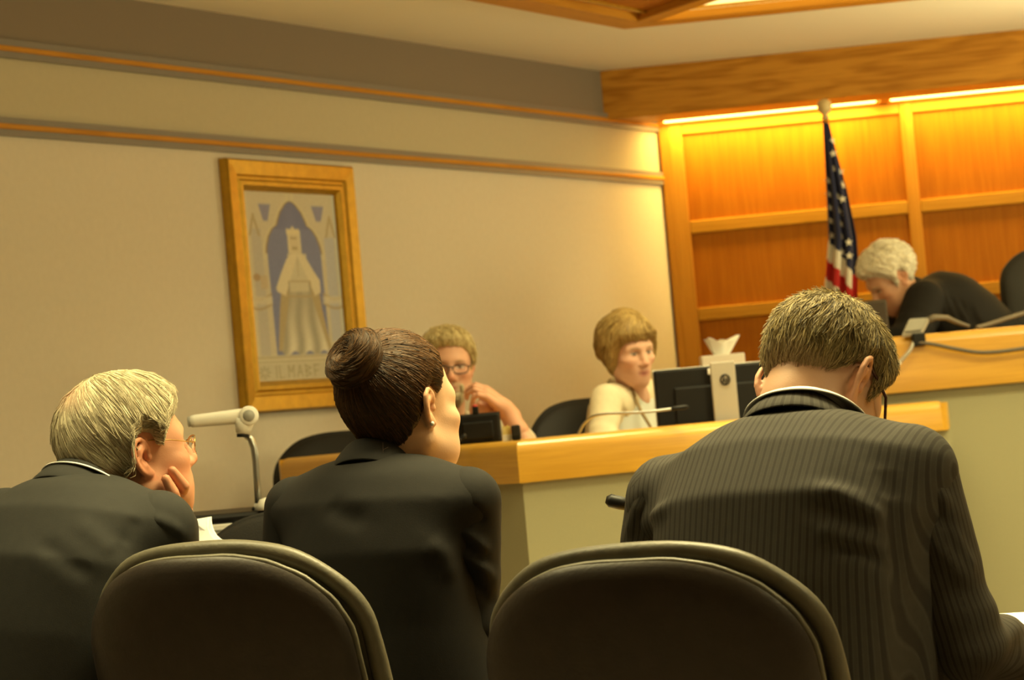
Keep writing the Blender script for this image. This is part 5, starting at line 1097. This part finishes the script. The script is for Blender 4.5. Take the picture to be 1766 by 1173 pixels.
# stray hairs at the nape
mb = MB()
for k in range(26):
    a = np.array((RNG.uniform(-.05, .05), -.085, -.075 + RNG.uniform(-.01, .02))); b = a + np.array((RNG.uniform(-.02, .02), -.012 + RNG.uniform(-.01, .012), -.022 + RNG.uniform(-.015, .02))); mb.tube([f2.out(a).tolist(), f2.out((a + b) / 2 + np.array((0, -.004, 0))).tolist(), f2.out(b).tolist()], [.0006, .0005, .0003], 3)
o = mb.build('stray_hairs', mat('brown_hair', (.06, .03, .012), .5), e2, True)
rt2 = P(806, 862, 4.41) - P(512, 878, 4.53)
collar(e2, n_ + Vector((.0, .03, -.008)), (.18, .42, 1), rt2, 'jacket_collar', M['blacksuit'], .062, .066, -.03, .030, -.022, gap=80, drop=.09, flare=.018)
# --- white haired man leaning on his hand
n_ = P(150, 836, 4.62); yw = 40
hp = [(Chain([P(297, 812, 4.655), P(317, 838, 4.67), P(309, 862, 4.72)], [.0085, .0105, .0115]), .004), (Chain([P(286, 826, 4.64), P(299, 850, 4.645), P(305, 872, 4.69)], [.0085, .0105, .0115]), .004),
      (Chain([P(300, 845, 4.73), P(318, 852, 4.75), P(310, 872, 4.76)], [.008, .0105, .0115]), .004), (Chain([P(306, 862, 4.78), P(318, 868, 4.79), P(308, 882, 4.78)], [.008, .009, .010]), .004),
      (Chain([P(308, 864, 4.73), P(306, 880, 4.74), P(303, 905, 4.76)], [.022, .028, .027]), .012), (Chain([P(300, 888, 4.72), P(283, 872, 4.75), P(274, 850, 4.78)], [.016, .012, .009]), .008)]
p3 = person(dict(label='white-haired man in charcoal suit leaning his cheek on his hand, at the left', yaw=yw, neck=n_, pelvis=(n_.x - .12, n_.y - .13, .58), head=P(225, 782, 4.70), look=(59, -6, 4), ears=(.006, 1.1), hs=1.04, skin=(.62, .31, .19), old=True, wide=1.03, hunch=-.03, bulk=1.06,
    sl=P(10, 905, 4.78), sr=P(272, 912, 4.52), el=P(-10, 1100, 4.86), er=P(292, 1010, 4.74), wl=P(110, 1120, 4.95), wr=P(303, 905, 4.76), res=.0028, face=dict(blush=.2, brow=(.45, .38, .26)),
    hands=[dict(prims=hp, side=1)],
    coat=dict(name='jacket', mat=M['greysuit'], grow=.014, res=.006, sr=.064, arm=.066, folds=[([(60, 930), (110, 960), (165, 1000)], -.006, .018), ([(120, 890), (170, 930), (200, 955)], .005, .02), ([(235, 885), (225, 915), (215, 940)], -.004, .014)],
        folds_r=[([(250, 890), (285, 900), (325, 925)], .006, .012), ([(240, 915), (280, 925), (320, 940)], -.006, .010)]), tmat=M['greysuit']))
f3 = p3['frame']; e3 = p3['root']
def colf3(q, c):
    d = np.linalg.norm((q - np.array((.0, -.082, .098), np.float32)) / np.array((.045, .03, .035)), axis=1); m = (np.clip(1.3 - d, 0, 1) * .75)[:, None]; c = c * (1 - m) + np.array((.62, .34, .22)) * m
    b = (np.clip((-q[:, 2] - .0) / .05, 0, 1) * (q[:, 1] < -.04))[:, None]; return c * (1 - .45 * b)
def flow3(q): v = np.stack([q[:, 0] * 6 + .08 * np.sign(q[:, 0]), (q[:, 1] + .06) * 3.0, -.25 - 6 * np.clip(.06 - q[:, 2], 0, .2)], 1); return v
HL3 = [(-.12, -.074), (-.05, -.070), (-.034, -.040), (-.028, .022), (-.008, .040), (.010, .034), (.018, .012), (.030, .010), (.038, .026), (.05, .042), (.066, .058), (.1, .070)]
make_hair(f3, e3, skull(False, 1.03), lambda q: hairline(q, HL3), lambda p: np.interp(p[:, 2], [-.08, -.03, .04, .10], [.012, .020, .022, .020]).astype(np.float32) + .006 * np.clip((p[:, 1] - .01) / .05, 0, 1), flow3, ((.24, .19, .11), (.80, .72, .50)), n=5200, length=.075, seg=6, rad=.0011, lift=.004, step=.003, seed=31, rough=.10, noise=.002, colf=colf3, clump=90, taper=.045)
glasses(e3, f3, M['goldwire'], rx=.024, rz=.017, y=.112, z=-.004, r=.0011, half=True, side=.078)
ring = [P(311 + 5 * math.cos(a), 858 + 9 * math.sin(a), 4.70 + .008 * math.sin(a * 1)) for a in np.linspace(0, 2 * math.pi, 18, endpoint=False)]
MB().tube([Vector((p.x, p.y - .012 * math.cos(i / 18 * 6.28), p.z)) for i, p in enumerate(ring)], .0016, 6, closed=True).build('finger_ring', M['brass'], e3, True)
rt3 = P(272, 912, 4.52) - P(10, 905, 4.78)
collar(e3, n_ + Vector((.012, .03, -.016)), (.35, .45, 1), rt3, 'shirt_collar', M['shirt'], .070, .072, -.03, .019, .008, gap=60, drop=.06)
collar(e3, n_ + Vector((.008, .028, -.02)), (.35, .45, 1), rt3, 'jacket_collar', M['greysuit'], .080, .082, -.03, .030, -.022, gap=80, drop=.10, flare=.018)
# --- bearded man behind the counter
n_ = P(768, 718, 8.98)
p4 = person(dict(label='bearded man with glasses and clasped hands behind the counter', yaw=178, neck=n_, pelvis=(n_.x, n_.y + .08, .66), head=P(773, 634, 8.86), look=(174, 4, -2), hs=1.0, skin=(.60, .33, .22), floor=.12, old=True, wide=1.05, bulk=1.1,
    sl=P(850, 748, 8.95), sr=P(672, 756, 8.95), el=P(912, 775, 8.50), er=P(755, 800, 8.5), wl=P(872, 708, 8.52), wr=P(838, 735, 8.55), res=.005, hres=.004, face=dict(blush=.25, brow=(.3, .2, .1), stubble=((.42, .36, .24), .75)),
    hands=[dict(wrist=P(868, 702, 8.52), d=P(838, 677, 8.49) - P(868, 702, 8.52), n=(.35, -.55, .75), side=-1, curl=(22, 60, 45), sc=.92), dict(wrist=P(824, 738, 8.58), d=P(840, 698, 8.54) - P(824, 738, 8.58), n=(-.1, -1, .1), side=1, curl=(40, 70, 45), sc=.92)],
    coat=dict(name='shirt', mat=M['tan_shirt'], grow=.012, res=.010, short=True, vneck=(n_ + Vector((0, -.12, 0)), n_ + Vector((0, -.13, -.12)), .035, .008))))
f4 = p4['frame']; e4 = p4['root']
make_hair(f4, e4, skull(False, 1.05), lambda q: hairline(q, [(a, b - .004) for a, b in HL_MALE]), lambda p: np.interp(p[:, 2], [-.07, -.03, .04, .10], [.004, .010, .016, .020]).astype(np.float32), away((0, -.05, .12), .4, .25), ((.34, .25, .11), (.72, .60, .32)), n=1500, length=.035, seg=4, rad=.0018, lift=.006, step=.005, seed=41, rough=.25, noise=.003)
glasses(e4, f4, M['mfg'], rx=.027, rz=.016, y=.110, r=.0018, side=.079)
def beard(p): return np.minimum(np.minimum(-p[:, 2] - .050, p[:, 1] - .050), np.minimum(.046 - np.abs(p[:, 0]), np.maximum(np.abs(p[:, 2] + .066) - .012, np.abs(p[:, 0]) - .026)))
hs4 = head_shape(False, None, 1.05, True)
make_hair(f4, e4, lambda p, c=False: hs4(p, True, .06), beard, const(.006), lambda q: np.tile(np.array((0, .2, -1.0), np.float32), (len(q), 1)), ((.30, .24, .14), (.60, .52, .36)), n=500, length=.016, seg=3, rad=.0016, lift=.004, step=.004, seed=42, rough=.2, noise=.002, name='beard')
mb = MB(); a = n_ + Vector((.0, -.118, -.055)); mb.prism([(-.018, 0), (.018, 0), (.012, -.035), (.034, -.33), (0, -.38), (-.034, -.33), (-.012, -.035)], -.006, .004, Matrix.Translation(a) @ Matrix.Rotation(R_(84), 4, 'X')); mb.build('tie', M['darktie'], e4)
collar(e4, n_ + Vector((0, -.03, -.01)), (0, -.15, 1), (-1, 0, 0), 'shirt_collar', M['tan_shirt'], .072, .072, -.03, .028, -.015, gap=50, drop=.07)
# --- clerk woman at the computer
n_ = P(1077, 664, 9.18)
p5 = person(dict(label='blonde woman in cream jacket looking at the computer behind the counter', fem=True, yaw=128, neck=n_, pelvis=(n_.x - .03, n_.y + .06, .70), head=P(1083, 605, 9.10), look=(148, 12, 3), hs=.98, skin=(.66, .39, .28), floor=.2,
    sl=P(1122, 682, 9.32), sr=P(1046, 690, 9.03), el=P(1135, 760, 9.2), er=P(1038, 772, 8.92), wl=P(1150, 765, 8.95), wr=P(1105, 768, 8.8), res=.0045, hres=.005, face=dict(blush=.16, fem=True, lip=(.50, .18, .15), brow=(.35, .24, .12)),
    hands=[dict(wrist=P(1105, 768, 8.8), d=(.3, -.6, -.1), n=(0, 0, 1), side=1, curl=(15, 25, 20))],
    coat=dict(name='jacket', mat=M['beige'], grow=.014, res=.008, sr=.055, arm=.056, vneck=(n_ + Vector((.07, -.085, .03)), n_ + Vector((.10, -.13, -.20)), .052, .012), folds=[([(1055, 675), (1068, 705), (1078, 735)], -.008, .014), ([(1075, 690), (1085, 715), (1088, 735)], -.007, .010)])))
f5 = p5['frame']; e5 = p5['root']
HL5 = [(-.12, -.105), (-.02, -.105), (.010, -.085), (.024, -.050), (.036, -.005), (.05, .026), (.066, .042), (.1, .052)]
make_hair(f5, e5, skull(True), lambda q: hairline(q, HL5), lambda p: (np.interp(p[:, 2], [-.09, -.03, .05, .12], [.026, .036, .027, .022]) + .010 * hash_noise(p, 55, 3)).astype(np.float32), lambda q: np.stack([q[:, 0] * 3 + .3 * np.sin(q[:, 2] * 70), -.1 + q[:, 1] * 2, -.55 + 0 * q[:, 0]], 1), ((.20, .11, .03), (.62, .45, .17)), n=1700, length=.05, seg=5, rad=.0018, lift=.005, step=.005, seed=51, rough=.25, noise=.003, clump=70)
bl = Shape(); bl.add(Loft((n_.x - .03, n_.y + .06, .70), n_, P(1122, 690, 9.32) - P(1046, 700, 9.03), [(a, b, c, d) for a, b, c, d in SEC_F], .003), .02); V, F = nets(bl, *bounds(bl), .014); mesh_obj('blouse', V, F, mat('pale_blue_blouse', (.62, .66, .64), .8), e5)
mb = MB()                                                         # dark edged lapels down the open front
for s_, dx in ((-1, -.045), (1, .055)):
    a = n_ + Vector((.055 + dx * 1.0, -.075 - (.01 if s_ < 0 else -.03), .012)); b = n_ + Vector((.085 + dx * .9, -.135 + (.0 if s_ < 0 else .02), -.10)); c = n_ + Vector((.115, -.150, -.24)); mb.tube([a, b, c], [.006, .006, .004], 6)
mb.build('lapel_edging', mat('brown_edging', (.30, .22, .11), .8), e5, True)
collar(e5, n_ + Vector((.015, -.022, -.010)), (.08, -.12, 1), P(1046, 700, 9.03) - P(1122, 690, 9.32), 'jacket_collar', M['beige'], .062, .066, -.03, .030, -.02, gap=110, drop=.09)
# --- judge leaning over at the bench
n_ = P(1580, 505, 10.58)
p6 = person(dict(label='white-haired judge in black robe leaning to the left at the bench', yaw=262, neck=n_, pelvis=(n_.x + .26, n_.y + .05, 1.03), head=P(1536, 482, 10.50), look=(252, 36, 0), hs=1.02, skin=(.60, .34, .23), floor=.4, old=True, hunch=-.05,
    sl=P(1596, 520, 10.40), sr=P(1572, 512, 10.76), el=P(1568, 590, 10.30), er=P(1540, 590, 10.7), wl=P(1500, 600, 10.30), wr=P(1490, 600, 10.5), res=.005, hres=.005, face=dict(blush=.22, brow=(.5, .45, .36)),
    hands=[dict(wrist=P(1500, 600, 10.30), d=(-1, 0, -.1), n=(0, 0, 1), side=-1, curl=(15, 25, 20))],
    coat=dict(name='robe', mat=M['robe'], grow=.035, res=.010, sr=.075, arm=.085, cuff=1.0, extra=[(Cap(P(1640, 530, 10.52), P(1690, 590, 10.5), .13, .17), .12)],
        folds=[([(1640 + k * 14, 500 + k * 8), (1650 + k * 16, 530 + k * 8), (1665 + k * 17, 570)], -.010, .012) for k in range(-3, 3)])))
f6 = p6['frame']; e6 = p6['root']
make_hair(f6, e6, skull(), lambda q: hairline(q, [(a, b - .010) for a, b in HL_MALE]), lambda p: (np.interp(p[:, 2], [-.08, -.03, .04, .10], [.012, .022, .026, .028]) + .006 * hash_noise(p, 70, 5)).astype(np.float32), away((0, -.02, .12), .3, -.1), ((.58, .53, .42), (.98, .95, .87)), n=3000, length=.032, seg=4, rad=.0016, lift=.008, step=.005, seed=61, rough=.6, noise=.005, clump=110)
collar(e6, n_ + Vector((-.02, -.0, -.01)), (-.35, 0, 1), P(1572, 512, 10.76) - P(1596, 520, 10.40), 'robe_collar', M['robe'], .075, .075, -.03, .02, -.02, gap=50, drop=.05)
